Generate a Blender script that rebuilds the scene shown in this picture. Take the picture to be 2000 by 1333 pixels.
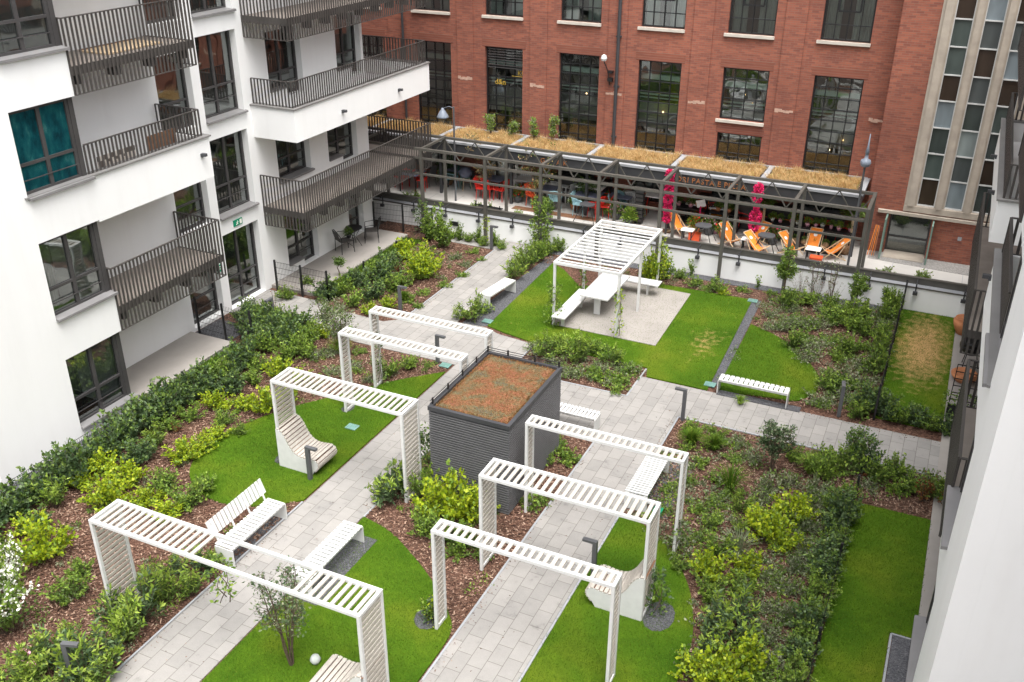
import bpy, math, random
import numpy as np
from mathutils import Vector, Matrix
random.seed(7); rng=np.random.default_rng(7)
for o in list(bpy.data.objects): bpy.data.objects.remove(o)
scn=bpy.context.scene; col=scn.collection
R=math.radians
# ---------------------------------------------------------------- camera
CH=13.0; YAW,PIT,ROL=-0.43537281,0.46888827,0.00434171; FPX=1881.43
def basis():
    f=Vector((math.sin(YAW)*math.cos(PIT),math.cos(YAW)*math.cos(PIT),-math.sin(PIT)))
    r=Vector((math.cos(YAW),-math.sin(YAW),0)); u=r.cross(f)
    r2=r*math.cos(ROL)+u*math.sin(ROL); u2=u*math.cos(ROL)-r*math.sin(ROL)
    return r2,u2,f
CR,CU,CF=basis()
cam=bpy.data.cameras.new('camera'); camo=bpy.data.objects.new('camera',cam); col.objects.link(camo)
cam.sensor_width=36; cam.lens=36*FPX/2000; cam.clip_end=400; cam.clip_start=.05
camo.matrix_world=Matrix(((CR.x,CU.x,-CF.x,0),(CR.y,CU.y,-CF.y,0),(CR.z,CU.z,-CF.z,CH),(0,0,0,1)))
scn.camera=camo
def at(x,y,z=0.0):                       # point of the photograph -> place on the level z
    d=CF+CR*((x-1000)/FPX)-CU*((y-666.5)/FPX)
    t=(z-CH)/d.z
    return Vector((d.x*t,d.y*t,z))
# ---------------------------------------------------------------- light
SUN_EL,SUN_AZ=70,140                     # degrees; azimuth from +Y clockwise
w=bpy.data.worlds.new('World'); scn.world=w; w.use_nodes=True
nt=w.node_tree; bg=nt.nodes['Background']
sky=nt.nodes.new('ShaderNodeTexSky'); sky.sky_type='NISHITA'; sky.sun_disc=False
sky.sun_elevation=R(SUN_EL); sky.sun_rotation=R(SUN_AZ); sky.air_density=1.0; sky.dust_density=6.0
hs=nt.nodes.new('ShaderNodeHueSaturation'); hs.inputs['Saturation'].default_value=.18
nt.links.new(sky.outputs[0],hs.inputs['Color']); nt.links.new(hs.outputs[0],bg.inputs[0]); bg.inputs[1].default_value=.15
sl=bpy.data.lights.new('sun','SUN'); sl.energy=.8; sl.angle=R(40); sl.color=(1,.96,.9)
so=bpy.data.objects.new('sun',sl); col.objects.link(so)
sd=Vector((math.sin(R(SUN_AZ))*math.cos(R(SUN_EL)),math.cos(R(SUN_AZ))*math.cos(R(SUN_EL)),math.sin(R(SUN_EL))))
so.rotation_euler=sd.to_track_quat('Z','Y').to_euler(); so.location=(0,0,40)
scn.view_settings.view_transform='Standard'; scn.view_settings.look='None'
scn.view_settings.exposure=1.42; scn.view_settings.gamma=1
# ---------------------------------------------------------------- materials
M={}
def newmat(n):
    m=bpy.data.materials.new(n); m.use_nodes=True; M[n]=m
    t=m.node_tree; return m,t,t.nodes['Principled BSDF']
def N(t,k,**kw):
    n=t.nodes.new(k)
    for a,b in kw.items():
        if a in n.inputs.keys() if isinstance(a,str) else False: n.inputs[a].default_value=b
        else: setattr(n,a,b)
    return n
def L(t,a,b): t.links.new(a,b)
def ramp(t,fac,stops):
    r=t.nodes.new('ShaderNodeValToRGB'); e=r.color_ramp.elements
    e[0].position,e[0].color=stops[0][0],(*stops[0][1],1); e[1].position,e[1].color=stops[-1][0],(*stops[-1][1],1)
    for p,c in stops[1:-1]:
        q=e.new(p); q.color=(*c,1)
    L(t,fac,r.inputs[0]); return r.outputs[0]
def coord(t,scale=(1,1,1),rot=(0,0,0),kind='Object'):
    tc=t.nodes.new('ShaderNodeTexCoord'); mp=t.nodes.new('ShaderNodeMapping')
    mp.inputs['Scale'].default_value=scale; mp.inputs['Rotation'].default_value=rot
    L(t,tc.outputs[kind],mp.inputs[0]); return mp.outputs[0]
def noise(t,vec,scale,detail=4,rough=.55):
    n=t.nodes.new('ShaderNodeTexNoise'); n.inputs['Scale'].default_value=scale; n.inputs['Detail'].default_value=detail
    n.inputs['Roughness'].default_value=rough; L(t,vec,n.inputs['Vector']); return n.outputs['Fac']
def mix(t,f,a,b,mode='MIX'):
    m=t.nodes.new('ShaderNodeMix'); m.data_type='RGBA'; m.blend_type=mode
    for k,v in ((0,f),(6,a),(7,b)):
        if hasattr(v,'links'): L(t,v,m.inputs[k])
        else: m.inputs[k].default_value=v if k==0 else (*v,1)
    return m.outputs[2]
def bump(t,b,h,strength=.3,dist=.01):
    n=t.nodes.new('ShaderNodeBump'); n.inputs['Strength'].default_value=strength; n.inputs['Distance'].default_value=dist
    L(t,h,n.inputs['Height']); L(t,n.outputs[0],b.inputs['Normal'])
def plain(n,c,rough=.6,metal=0,var=.12,scale=3,bmp=0,spec=.4):
    m,t,b=newmat(n); v=coord(t); f=noise(t,v,scale,5)
    lo=tuple(max(0,x*(1-var)) for x in c); hi=tuple(min(1,x*(1+var)) for x in c)
    L(t,ramp(t,f,[(.3,lo),(.7,hi)]),b.inputs['Base Color'])
    b.inputs['Roughness'].default_value=rough; b.inputs['Metallic'].default_value=metal
    b.inputs['Specular IOR Level'].default_value=spec
    if bmp: bump(t,b,noise(t,v,scale*25,3),bmp,.004)
    return m
m,t,b=newmat('render_white')
c=mix(t,.9,(.82,.82,.815),ramp(t,noise(t,coord(t,(2.2,2.2,.2)),1.3,4,.6),[(.25,(.955,.953,.948)),(.5,(.99,.99,.988)),(.8,(1,1,1))]),'MULTIPLY')
c=mix(t,.8,c,ramp(t,noise(t,coord(t),.45,5,.6),[(.3,(.95,.95,.95)),(.7,(1.01,1.01,1.01))]),'MULTIPLY')
L(t,c,b.inputs['Base Color']); b.inputs['Roughness'].default_value=.9; bump(t,b,noise(t,coord(t),120,3),.35,.003)
plain('white_paint',(.60,.60,.59),.42,var=.05,scale=7)
plain('slat_wood',(.42,.385,.34),.6,var=.12,scale=14)
plain('dark_frame',(.055,.052,.052),.45,var=.15,scale=2)
plain('rail_metal',(.060,.054,.050),.5,var=.15,scale=2)
plain('sill_metal',(.20,.195,.195),.4,var=.1,scale=2)
plain('cap_metal',(.19,.185,.18),.45,var=.1,scale=2)
plain('steel_brown',(.085,.08,.07),.5,var=.2,scale=2)
plain('anthracite',(.045,.046,.05),.45,var=.15,scale=2)
plain('bollard_grey',(.085,.087,.092),.4,var=.1,scale=4)
plain('deck_beige',(.30,.262,.232),.8,var=.12,scale=2,bmp=.2)
plain('slab_concrete',(.29,.268,.245),.85,var=.10,scale=1.2,bmp=.25)
plain('terrace_paving',(.50,.48,.45),.85,var=.12,scale=.8,bmp=.2)
plain('stone_beige',(.40,.345,.285),.8,var=.12,scale=3,bmp=.4)
plain('sill_stone',(.52,.47,.41),.8,var=.1,scale=4)
plain('coping_grey',(.30,.31,.325),.6,var=.08,scale=2)
plain('black',(.015,.015,.016),.4,var=.2)
plain('interior',(.30,.29,.27),.9,var=.2,scale=.7)
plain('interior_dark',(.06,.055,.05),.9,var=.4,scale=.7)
plain('interior_green',(.55,.66,.60),.7,var=.2,scale=.7)
plain('curtain',(.42,.45,.42),.9,var=.15,scale=2)
plain('soil',(.035,.022,.016),.95,var=.4,scale=20)
plain('terracotta',(.50,.20,.09),.8,var=.15,scale=6)
plain('orange_cloth',(.80,.24,.03),.8,var=.08,scale=6)
plain('red_plastic',(.62,.03,.02),.35,var=.08)
plain('red_orange',(.72,.10,.03),.4,var=.08)
plain('lightblue_plastic',(.30,.50,.55),.4,var=.08)
plain('green_plastic',(.03,.17,.12),.4,var=.1)
plain('pale_wood',(.62,.47,.30),.6,var=.15,scale=10)
plain('brown_wood',(.20,.10,.055),.7,var=.3,scale=8)
plain('copper_letter',(.42,.17,.07),.4,metal=.3)
plain('gold_letter',(.62,.42,.08),.4,metal=.3)
plain('lamp_grey',(.20,.23,.28),.35,var=.08)
plain('slate_blue',(.11,.12,.17),.4,var=.1)
plain('teal_cover',(.15,.27,.24),.5,var=.15,scale=10)
plain('sign_green',(.0,.25,.13),.5,var=.05)
plain('bark',(.10,.07,.05),.9,var=.35,scale=25)
plain('bark_grey',(.17,.14,.11),.9,var=.35,scale=25)
plain('petal_white',(.80,.80,.72),.7,var=.05)
plain('petal_pink',(.72,.36,.44),.7,var=.1)
plain('petal_magenta',(.72,.02,.14),.7,var=.25,scale=10)
plain('door_green',(.16,.24,.20),.5,var=.15)
plain('basket',(.30,.18,.10),.9,var=.3,scale=30)
plain('white_cloth',(.80,.79,.77),.8,var=.04)
plain('plaster_patch',(.46,.30,.23),.9,var=.2,scale=8)
def emis(n,c,s):
    m,t,b=newmat(n); b.inputs['Emission Color'].default_value=(*c,1); b.inputs['Emission Strength'].default_value=s
emis('bulb',(1,.6,.25),3)
def glass(n,tint,refl=.22,rough=.02,wav=.3,op=.25):
    m,t,b=newmat(n); out=t.nodes['Material Output']
    v=coord(t); g=N(t,'ShaderNodeBsdfGlossy'); g.inputs['Roughness'].default_value=rough; g.inputs['Color'].default_value=(.92,.97,.95,1)
    tr=N(t,'ShaderNodeBsdfTransparent'); tr.inputs['Color'].default_value=(*tint,1)
    bn=t.nodes.new('ShaderNodeBump'); bn.inputs['Strength'].default_value=wav; bn.inputs['Distance'].default_value=.02
    L(t,noise(t,v,1.1,1),bn.inputs['Height']); L(t,bn.outputs[0],g.inputs['Normal'])
    fr=N(t,'ShaderNodeFresnel'); fr.inputs['IOR'].default_value=1.5
    ma=N(t,'ShaderNodeMath',operation='MULTIPLY_ADD'); ma.inputs[1].default_value=1.6; ma.inputs[2].default_value=refl; ma.use_clamp=True
    L(t,fr.outputs[0],ma.inputs[0]); mx=N(t,'ShaderNodeMixShader'); L(t,ma.outputs[0],mx.inputs[0])
    df=N(t,'ShaderNodeBsdfDiffuse'); df.inputs['Color'].default_value=(.02,.025,.025,1)
    m2=N(t,'ShaderNodeMixShader'); m2.inputs[0].default_value=op; L(t,tr.outputs[0],m2.inputs[1]); L(t,df.outputs[0],m2.inputs[2])
    L(t,m2.outputs[0],mx.inputs[1]); L(t,g.outputs[0],mx.inputs[2]); L(t,mx.outputs[0],out.inputs[0])
glass('glass',(.62,.70,.67),.16)
glass('glass_factory',(.80,.88,.85),.13,wav=.6,op=.05)
glass('glass_dark',(.35,.38,.37),.10,op=.5)
# painted glass of the tower strips
for n,c in dict(pane_slate=(.075,.085,.085),pane_green=(.07,.088,.082),pane_brown=(.045,.032,.024),pane_pale=(.19,.225,.245),pane_teal=(.05,.06,.058),pane_frost=(.23,.265,.265)).items():
    m,t,b=newmat(n); v=coord(t,(1,1,.35)); f=noise(t,v,2.2,2)
    L(t,ramp(t,f,[(.3,tuple(x*.75 for x in c)),(.7,tuple(x*1.25 for x in c))]),b.inputs['Base Color']); b.inputs['Roughness'].default_value=.12
def m_brick(n,rot,bw=.22,bh=.072,dark=1.0):
    m,t,b=newmat(n); v=coord(t,(1,1,1),rot)
    br=t.nodes.new('ShaderNodeTexBrick'); L(t,v,br.inputs['Vector']); br.inputs['Scale'].default_value=1
    br.inputs['Brick Width'].default_value=bw; br.inputs['Row Height'].default_value=bh; br.inputs['Mortar Size'].default_value=.007
    br.inputs['Mortar Smooth'].default_value=.3; br.inputs['Bias'].default_value=-.1
    br.inputs['Color1'].default_value=(.305*dark,.106*dark,.068*dark,1); br.inputs['Color2'].default_value=(.20*dark,.070*dark,.052*dark,1)
    br.inputs['Mortar'].default_value=(.22,.125,.092,1)
    v2=coord(t,(1.2,1.2,12)); f=noise(t,v2,1.6,5,.7)
    c=mix(t,.85,br.outputs['Color'],ramp(t,f,[(.25,(.66,.66,.70)),(.5,(1,1,1)),(.78,(1.22,1.15,1.1))]),'MULTIPLY')
    f2=noise(t,coord(t),.35,4); c=mix(t,.85,c,ramp(t,f2,[(.3,(.74,.72,.74)),(.5,(.98,.98,.98)),(.68,(1.14,1.12,1.1))]),'MULTIPLY')
    L(t,c,b.inputs['Base Color']); b.inputs['Roughness'].default_value=.85; b.inputs['Specular IOR Level'].default_value=.25
    bump(t,b,br.outputs['Fac'],-.35,.01)
m_brick('brick',(R(90),0,0)); m_brick('brick_soldier',(R(90),R(90),0),.26,.085,.82)
def m_paver():
    m,t,b=newmat('paver'); v=coord(t,(1,1,1),(0,0,R(90)))
    br=t.nodes.new('ShaderNodeTexBrick'); L(t,v,br.inputs['Vector']); br.inputs['Scale'].default_value=1
    br.inputs['Brick Width'].default_value=.46; br.inputs['Row Height'].default_value=.306; br.inputs['Mortar Size'].default_value=.0055
    br.inputs['Mortar Smooth'].default_value=.2
    br.inputs['Color1'].default_value=(.290,.276,.260,1); br.inputs['Color2'].default_value=(.238,.228,.216,1); br.inputs['Mortar'].default_value=(.12,.11,.095,1)
    f=noise(t,coord(t),2.4,6,.7); c=mix(t,.9,br.outputs['Color'],ramp(t,f,[(.30,(.60,.60,.60)),(.41,(.95,.95,.95)),(.7,(1.08,1.08,1.07))]),'MULTIPLY')
    f=noise(t,coord(t),60,3,.7); c=mix(t,.5,c,ramp(t,f,[(.3,(.8,.8,.8)),(.7,(1.15,1.15,1.15))]),'MULTIPLY')
    L(t,c,b.inputs['Base Color']); b.inputs['Roughness'].default_value=.85; bump(t,b,br.outputs['Fac'],-.4,.006)
m_paver()
def m_mulch():
    m,t,b=newmat('mulch'); v=coord(t)
    vo=t.nodes.new('ShaderNodeTexVoronoi'); vo.inputs['Scale'].default_value=24; L(t,coord(t,(1,1.9,1),(0,0,.6)),vo.inputs['Vector'])
    c=ramp(t,vo.outputs['Color'],[(0,(.030,.017,.013)),(.35,(.085,.045,.032)),(.7,(.165,.09,.063)),(1,(.30,.19,.14))])
    f=noise(t,v,1.3,4); c=mix(t,.7,c,ramp(t,f,[(.3,(.7,.7,.7)),(.7,(1.15,1.1,1.1))]),'MULTIPLY')
    L(t,c,b.inputs['Base Color']); b.inputs['Roughness'].default_value=.95; b.inputs['Specular IOR Level'].default_value=.15
    bump(t,b,vo.outputs['Distance'],.9,.03)
m_mulch()
def m_gravel(n,lo,hi):
    m,t,b=newmat(n); v=coord(t); vo=t.nodes.new('ShaderNodeTexVoronoi'); vo.inputs['Scale'].default_value=38; L(t,v,vo.inputs['Vector'])
    L(t,ramp(t,vo.outputs['Color'],[(0,lo),(.8,tuple((a+c)/2 for a,c in zip(lo,hi))),(1,hi)]),b.inputs['Base Color']); b.inputs['Roughness'].default_value=.9
    bump(t,b,vo.outputs['Distance'],.8,.02)
m_gravel('gravel_dark',(.035,.036,.042),(.17,.17,.18)); m_gravel('gravel_light',(.20,.19,.18),(.5,.48,.45))
def m_lawn(n,dry,amt=1):
    m,t,b=newmat(n); v=coord(t); f=noise(t,v,.55,3,.5); f3=noise(t,v,45,3,.7); f4=noise(t,v,5,4,.6)
    a=ramp(t,f,[(.28,(.033,.085,.002)),(.5,(.058,.12,.004)),(.68,(.10,.145,.008)),(.8,(.14,.16,.018))])
    if dry:
        g=t.nodes.new('ShaderNodeTexGradient'); g.gradient_type='SPHERICAL'
        tc=t.nodes.new('ShaderNodeTexCoord'); mp=t.nodes.new('ShaderNodeMapping'); mp.vector_type='TEXTURE'
        mp.inputs['Location'].default_value=(dry[0],dry[1],0); mp.inputs['Scale'].default_value=(dry[2],dry[3],5); L(t,tc.outputs['Object'],mp.inputs[0])
        L(t,mp.outputs[0],g.inputs[0])
        ad=N(t,'ShaderNodeMath',operation='MULTIPLY_ADD'); L(t,g.outputs['Fac'],ad.inputs[0]); ad.inputs[1].default_value=1.6*amt
        s=N(t,'ShaderNodeMath',operation='MULTIPLY_ADD'); L(t,f4,s.inputs[0]); s.inputs[1].default_value=2.2; s.inputs[2].default_value=-1.35-.12*(1-amt); L(t,s.outputs[0],ad.inputs[2]); ad.use_clamp=True
        a=mix(t,ad.outputs[0],a,(.42,.27,.12))
    c=mix(t,.8,a,ramp(t,f3,[(.25,(.5,.55,.5)),(.75,(1.35,1.3,1.2))]),'MULTIPLY')
    c=mix(t,.6,c,ramp(t,f4,[(.3,(.8,.82,.8)),(.7,(1.15,1.12,1.1))]),'MULTIPLY')
    L(t,c,b.inputs['Base Color']); b.inputs['Roughness'].default_value=.9; b.inputs['Specular IOR Level'].default_value=.15
    bump(t,b,f3,.8,.02)
m_lawn('lawn',None); m_lawn('lawn_dry',(.35,28.0,1.1,3.4)); m_lawn('lawn_worn',(-5.55,25.6,.75,1.6),.42)
def m_leaf(n,c1,c2,c3=None,trans=.35,rough=.5):
    m,t,b=newmat(n); out=t.nodes['Material Output']
    ge=t.nodes.new('ShaderNodeNewGeometry'); oi=t.nodes.new('ShaderNodeObjectInfo')
    st=[(0,c1),(.6,c2),(1,c3 or c2)]
    c=ramp(t,ge.outputs['Random Per Island'],st)
    c=mix(t,.5,c,ramp(t,oi.outputs['Random'],[(0,(.72,.75,.7)),(1,(1.25,1.2,1.15))]),'MULTIPLY')
    L(t,c,b.inputs['Base Color']); b.inputs['Roughness'].default_value=rough; b.inputs['Specular IOR Level'].default_value=.3
    tl=N(t,'ShaderNodeBsdfTranslucent'); L(t,c,tl.inputs[0]); mx=N(t,'ShaderNodeMixShader'); mx.inputs[0].default_value=trans
    L(t,b.outputs[0],mx.inputs[1]); L(t,tl.outputs[0],mx.inputs[2]); L(t,mx.outputs[0],out.inputs[0])
m_leaf('leaf_dark',(.052,.098,.042),(.10,.16,.070),(.18,.25,.12))
m_leaf('leaf_mid',(.075,.14,.028),(.13,.21,.042),(.22,.30,.075))
m_leaf('leaf_fresh',(.12,.21,.03),(.20,.31,.042),(.32,.42,.07))
m_leaf('leaf_lime',(.22,.33,.014),(.34,.43,.018),(.48,.54,.04))
m_leaf('leaf_grey',(.12,.155,.075),(.21,.25,.14),(.40,.41,.29))
m_leaf('leaf_red',(.16,.05,.02),(.27,.10,.04),(.18,.18,.05))
m_leaf('leaf_tip',(.18,.29,.035),(.28,.39,.055),(.36,.46,.09))
m_leaf('blade',(.040,.100,.003),(.075,.148,.006),(.155,.205,.022),.25,.8)
m_leaf('blade_light',(.052,.115,.003),(.10,.17,.007),(.20,.235,.028),.25,.8)
m_leaf('dry_blade',(.42,.25,.09),(.64,.44,.20),(.80,.62,.36),.3,.8)
m_leaf('sedum_leaf',(.17,.06,.025),(.25,.12,.04),(.13,.13,.05),.2,.8)
m_leaf('chip',(.05,.028,.02),(.14,.075,.05),(.36,.25,.19),0,.9)
def m_sedum():
    m,t,b=newmat('sedum'); v=coord(t); f=noise(t,v,2.2,5,.65); g=noise(t,v,30,3,.7)
    c=ramp(t,f,[(.30,(.10,.09,.07)),(.42,(.13,.11,.055)),(.50,(.20,.10,.045)),(.60,(.23,.08,.04)),(.72,(.17,.13,.05))])
    c=mix(t,.9,c,ramp(t,g,[(.25,(.4,.4,.4)),(.75,(1.5,1.5,1.4))]),'MULTIPLY')
    L(t,c,b.inputs['Base Color']); b.inputs['Roughness'].default_value=.95; bump(t,b,g,1,.04)
m_sedum()
def m_reflection():  # mottled teal colour stands for reflections in a window pane
    m,t,b=newmat('teal_reflection'); v=coord(t,(1,1.6,.8)); f=noise(t,v,2.3,3,.6); L(t,ramp(t,f,[(.3,(.008,.06,.085)),(.48,(.012,.16,.20)),(.6,(.03,.24,.26)),(.75,(.16,.42,.42))]),b.inputs['Base Color']); b.inputs['Roughness'].default_value=.3
m_reflection()
def m_rug():
    m,t,b=newmat('rug'); v=coord(t); ch=t.nodes.new('ShaderNodeTexChecker'); ch.inputs['Scale'].default_value=6; L(t,coord(t,(1,1,1),(0,0,.7)),ch.inputs['Vector'])
    ch.inputs['Color1'].default_value=(.55,.5,.45,1); ch.inputs['Color2'].default_value=(.10,.08,.07,1); L(t,ch.outputs[0],b.inputs['Base Color'])
m_rug()
# ---------------------------------------------------------------- mesh helpers
class MB:
    def __init__(s): s.v=[]; s.f=[]; s.m=[]
    def quad(s,a,b,c,d,m=0):
        i=len(s.v); s.v+=[tuple(a),tuple(b),tuple(c),tuple(d)]; s.f.append((i,i+1,i+2,i+3)); s.m.append(m)
    def box(s,x0,x1,y0,y1,z0,z1,m=0):
        if x0>x1: x0,x1=x1,x0
        if y0>y1: y0,y1=y1,y0
        if z0>z1: z0,z1=z1,z0
        i=len(s.v); s.v+=[(x,y,z) for z in (z0,z1) for y in (y0,y1) for x in (x0,x1)]
        for q in ((0,2,3,1),(4,5,7,6),(0,1,5,4),(2,6,7,3),(0,4,6,2),(1,3,7,5)): s.f.append(tuple(i+k for k in q)); s.m.append(m)
        return s
    def bar(s,p,q,w=.05,h=None,m=0,up=(0,0,1)):
        h=h or w; p=Vector(p); q=Vector(q); d=(q-p).normalized(); u=Vector(up)
        if abs(d.dot(u))>.98: u=Vector((0,1,0))
        a=d.cross(u).normalized()*w/2; b=a.cross(d).normalized()*h/2
        i=len(s.v); s.v+=[tuple(c+x*a+y*b) for c in (p,q) for x,y in ((-1,-1),(1,-1),(1,1),(-1,1))]
        for k in range(4): s.f.append((i+k,i+(k+1)%4,i+4+(k+1)%4,i+4+k)); s.m.append(m)
        s.f.append((i+3,i+2,i+1,i)); s.f.append((i+4,i+5,i+6,i+7)); s.m+=[m,m]
        return s
    def tube(s,pts,r,n=6,m=0):
        pts=[Vector(p) for p in pts]; rs=r if isinstance(r,(list,tuple)) else [r]*len(pts); i=len(s.v)
        for k,p in enumerate(pts):
            d=(pts[min(k+1,len(pts)-1)]-pts[max(k-1,0)]).normalized(); u=Vector((0,0,1)) if abs(d.z)<.95 else Vector((1,0,0))
            a=d.cross(u).normalized(); b=a.cross(d)
            for j in range(n):
                t=2*math.pi*j/n; s.v.append(tuple(p+(a*math.cos(t)+b*math.sin(t))*rs[k]))
        for k in range(len(pts)-1):
            for j in range(n):
                s.f.append((i+k*n+j,i+k*n+(j+1)%n,i+(k+1)*n+(j+1)%n,i+(k+1)*n+j)); s.m.append(m)
        s.f.append(tuple(i+j for j in reversed(range(n)))); s.f.append(tuple(i+(len(pts)-1)*n+j for j in range(n))); s.m+=[m,m]
        return s
    def lathe(s,prof,n=16,c=(0,0,0),m=0):
        i=len(s.v)
        for r,z in prof:
            for j in range(n): t=2*math.pi*j/n; s.v.append((c[0]+r*math.cos(t),c[1]+r*math.sin(t),c[2]+z))
        for k in range(len(prof)-1):
            for j in range(n): s.f.append((i+k*n+j,i+k*n+(j+1)%n,i+(k+1)*n+(j+1)%n,i+(k+1)*n+j)); s.m.append(m)
        if prof[0][0]>1e-4: s.f.append(tuple(i+j for j in reversed(range(n)))); s.m.append(m)
        if prof[-1][0]>1e-4: s.f.append(tuple(i+(len(prof)-1)*n+j for j in range(n))); s.m.append(m)
        return s
    def prism(s,poly,z0,z1,m=0):
        n=len(poly); A=sum(poly[k][0]*poly[(k+1)%n][1]-poly[(k+1)%n][0]*poly[k][1] for k in range(n))
        if A<0: poly=list(reversed(poly))
        i=len(s.v); s.v+=[(x,y,z0) for x,y in poly]+[(x,y,z1) for x,y in poly]
        s.f.append(tuple(i+k for k in reversed(range(n)))); s.f.append(tuple(i+n+k for k in range(n))); s.m+=[m,m]
        for k in range(n): s.f.append((i+k,i+(k+1)%n,i+n+(k+1)%n,i+n+k)); s.m.append(m)
        return s
    def build(s,name,mats,parent=None,loc=None,rz=None,smooth=False,bevel=0):
        me=bpy.data.meshes.new(name); me.from_pydata(s.v,[],s.f)
        for q in (mats if isinstance(mats,(list,tuple)) else [mats]): me.materials.append(M[q])
        me.polygons.foreach_set('material_index',s.m)
        if smooth: me.polygons.foreach_set('use_smooth',[True]*len(s.f))
        me.update(); o=bpy.data.objects.new(name,me); col.objects.link(o)
        if parent: o.parent=parent
        if loc is not None: o.location=loc
        if rz is not None: o.rotation_euler=(0,0,rz)
        if bevel:
            b=o.modifiers.new('bevel','BEVEL'); b.width=bevel; b.segments=2; b.limit_method='ANGLE'
        return o
def tag(o,label=None,cat=None,group=None,kind=None):
    if label: o['label']=label
    if cat: o['category']=cat
    if group: o['group']=group
    if kind: o['kind']=kind
    return o
def thing(name,label,cat,loc=(0,0,0),rz=0,group=None):
    o=bpy.data.objects.new(name,None); col.objects.link(o); o.location=loc; o.rotation_euler=(0,0,rz); o.empty_display_size=.2
    return tag(o,label,cat,group)
def kids(o): return [c for c in bpy.data.objects if c.parent==o]
def copy_tree(o,parent=None,skip=()):
    c=o.copy(); col.objects.link(c); c.parent=parent
    for k in kids(o):
        if not k.name.split('.')[0] in skip: copy_tree(k,c,skip)
    return c
def dup(root,loc,rz=0,label=None,group=None,scale=None,skip=()):
    c=copy_tree(root,None,skip); c.location=loc; c.rotation_euler=(0,0,rz)
    if scale: c.scale=scale
    if label: c['label']=label
    if group: c['group']=group
    return c
def npmesh(name,V,F,mats,mi=None,parent=None,loc=None):
    """V (n,3), F (m,k) with k 3 or 4"""
    me=bpy.data.meshes.new(name); k=F.shape[1]
    me.vertices.add(len(V)); me.vertices.foreach_set('co',np.asarray(V,np.float32).ravel())
    me.loops.add(F.size); me.loops.foreach_set('vertex_index',F.astype(np.int32).ravel())
    me.polygons.add(len(F)); me.polygons.foreach_set('loop_start',np.arange(0,F.size,k,dtype=np.int32))
    for q in (mats if isinstance(mats,(list,tuple)) else [mats]): me.materials.append(M[q])
    if mi is not None: me.polygons.foreach_set('material_index',np.asarray(mi,np.int32))
    me.update(calc_edges=True); me.validate()
    o=bpy.data.objects.new(name,me); col.objects.link(o)
    if parent: o.parent=parent
    if loc is not None: o.location=loc
    return o
def text(parent,name,s,size,loc,rot,mat,ext=.01,spacing=1.0):
    cu=bpy.data.curves.new('t','FONT'); cu.body=s; cu.size=size; cu.extrude=ext; cu.space_character=spacing; cu.resolution_u=2
    t=bpy.data.objects.new('t',cu); col.objects.link(t); bpy.context.view_layer.update()
    me=bpy.data.meshes.new_from_object(t.evaluated_get(bpy.context.evaluated_depsgraph_get())); bpy.data.objects.remove(t)
    me.materials.clear(); me.materials.append(M[mat]); o=bpy.data.objects.new(name,me); col.objects.link(o); o.location=loc; o.rotation_euler=rot
    if parent: o.parent=parent
    return o
def wall(mb,P0,U,Nn,ul,zl,holes,th,m=0):
    """wall in plane through P0, along U, outward normal Nn; rectangular holes (u0,u1,z0,z1)"""
    P0=Vector(P0);U=Vector(U);Nn=Vector(Nn);Z=Vector((0,0,1))
    us=sorted({round(x,4) for x in list(ul)+[h[0] for h in holes]+[h[1] for h in holes] if ul[0]-1e-6<=x<=ul[1]+1e-6})
    zs=sorted({round(x,4) for x in list(zl)+[h[2] for h in holes]+[h[3] for h in holes] if zl[0]-1e-6<=x<=zl[1]+1e-6})
    def solid(i,j):
        if i<0 or j<0 or i>=len(us)-1 or j>=len(zs)-1: return False
        cu,cz=(us[i]+us[i+1])/2,(zs[j]+zs[j+1])/2
        return not any(h[0]<cu<h[1] and h[2]<cz<h[3] for h in holes)
    pt=lambda u,z,d: P0+U*u+Z*z-Nn*d
    fl=U.cross(Z).dot(Nn)>0
    def q(a,b,c,d):
        if fl: mb.quad(a,b,c,d,m)
        else: mb.quad(d,c,b,a,m)
    for i in range(len(us)-1):
        for j in range(len(zs)-1):
            if not solid(i,j): continue
            a,b,c,d=us[i],us[i+1],zs[j],zs[j+1]
            q(pt(a,c,0),pt(b,c,0),pt(b,d,0),pt(a,d,0)); q(pt(b,c,th),pt(a,c,th),pt(a,d,th),pt(b,d,th))
            if not solid(i-1,j): q(pt(a,c,th),pt(a,c,0),pt(a,d,0),pt(a,d,th))
            if not solid(i+1,j): q(pt(b,c,0),pt(b,c,th),pt(b,d,th),pt(b,d,0))
            if not solid(i,j-1): q(pt(a,c,th),pt(b,c,th),pt(b,c,0),pt(a,c,0))
            if not solid(i,j+1): q(pt(a,d,0),pt(b,d,0),pt(b,d,th),pt(a,d,th))
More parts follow.
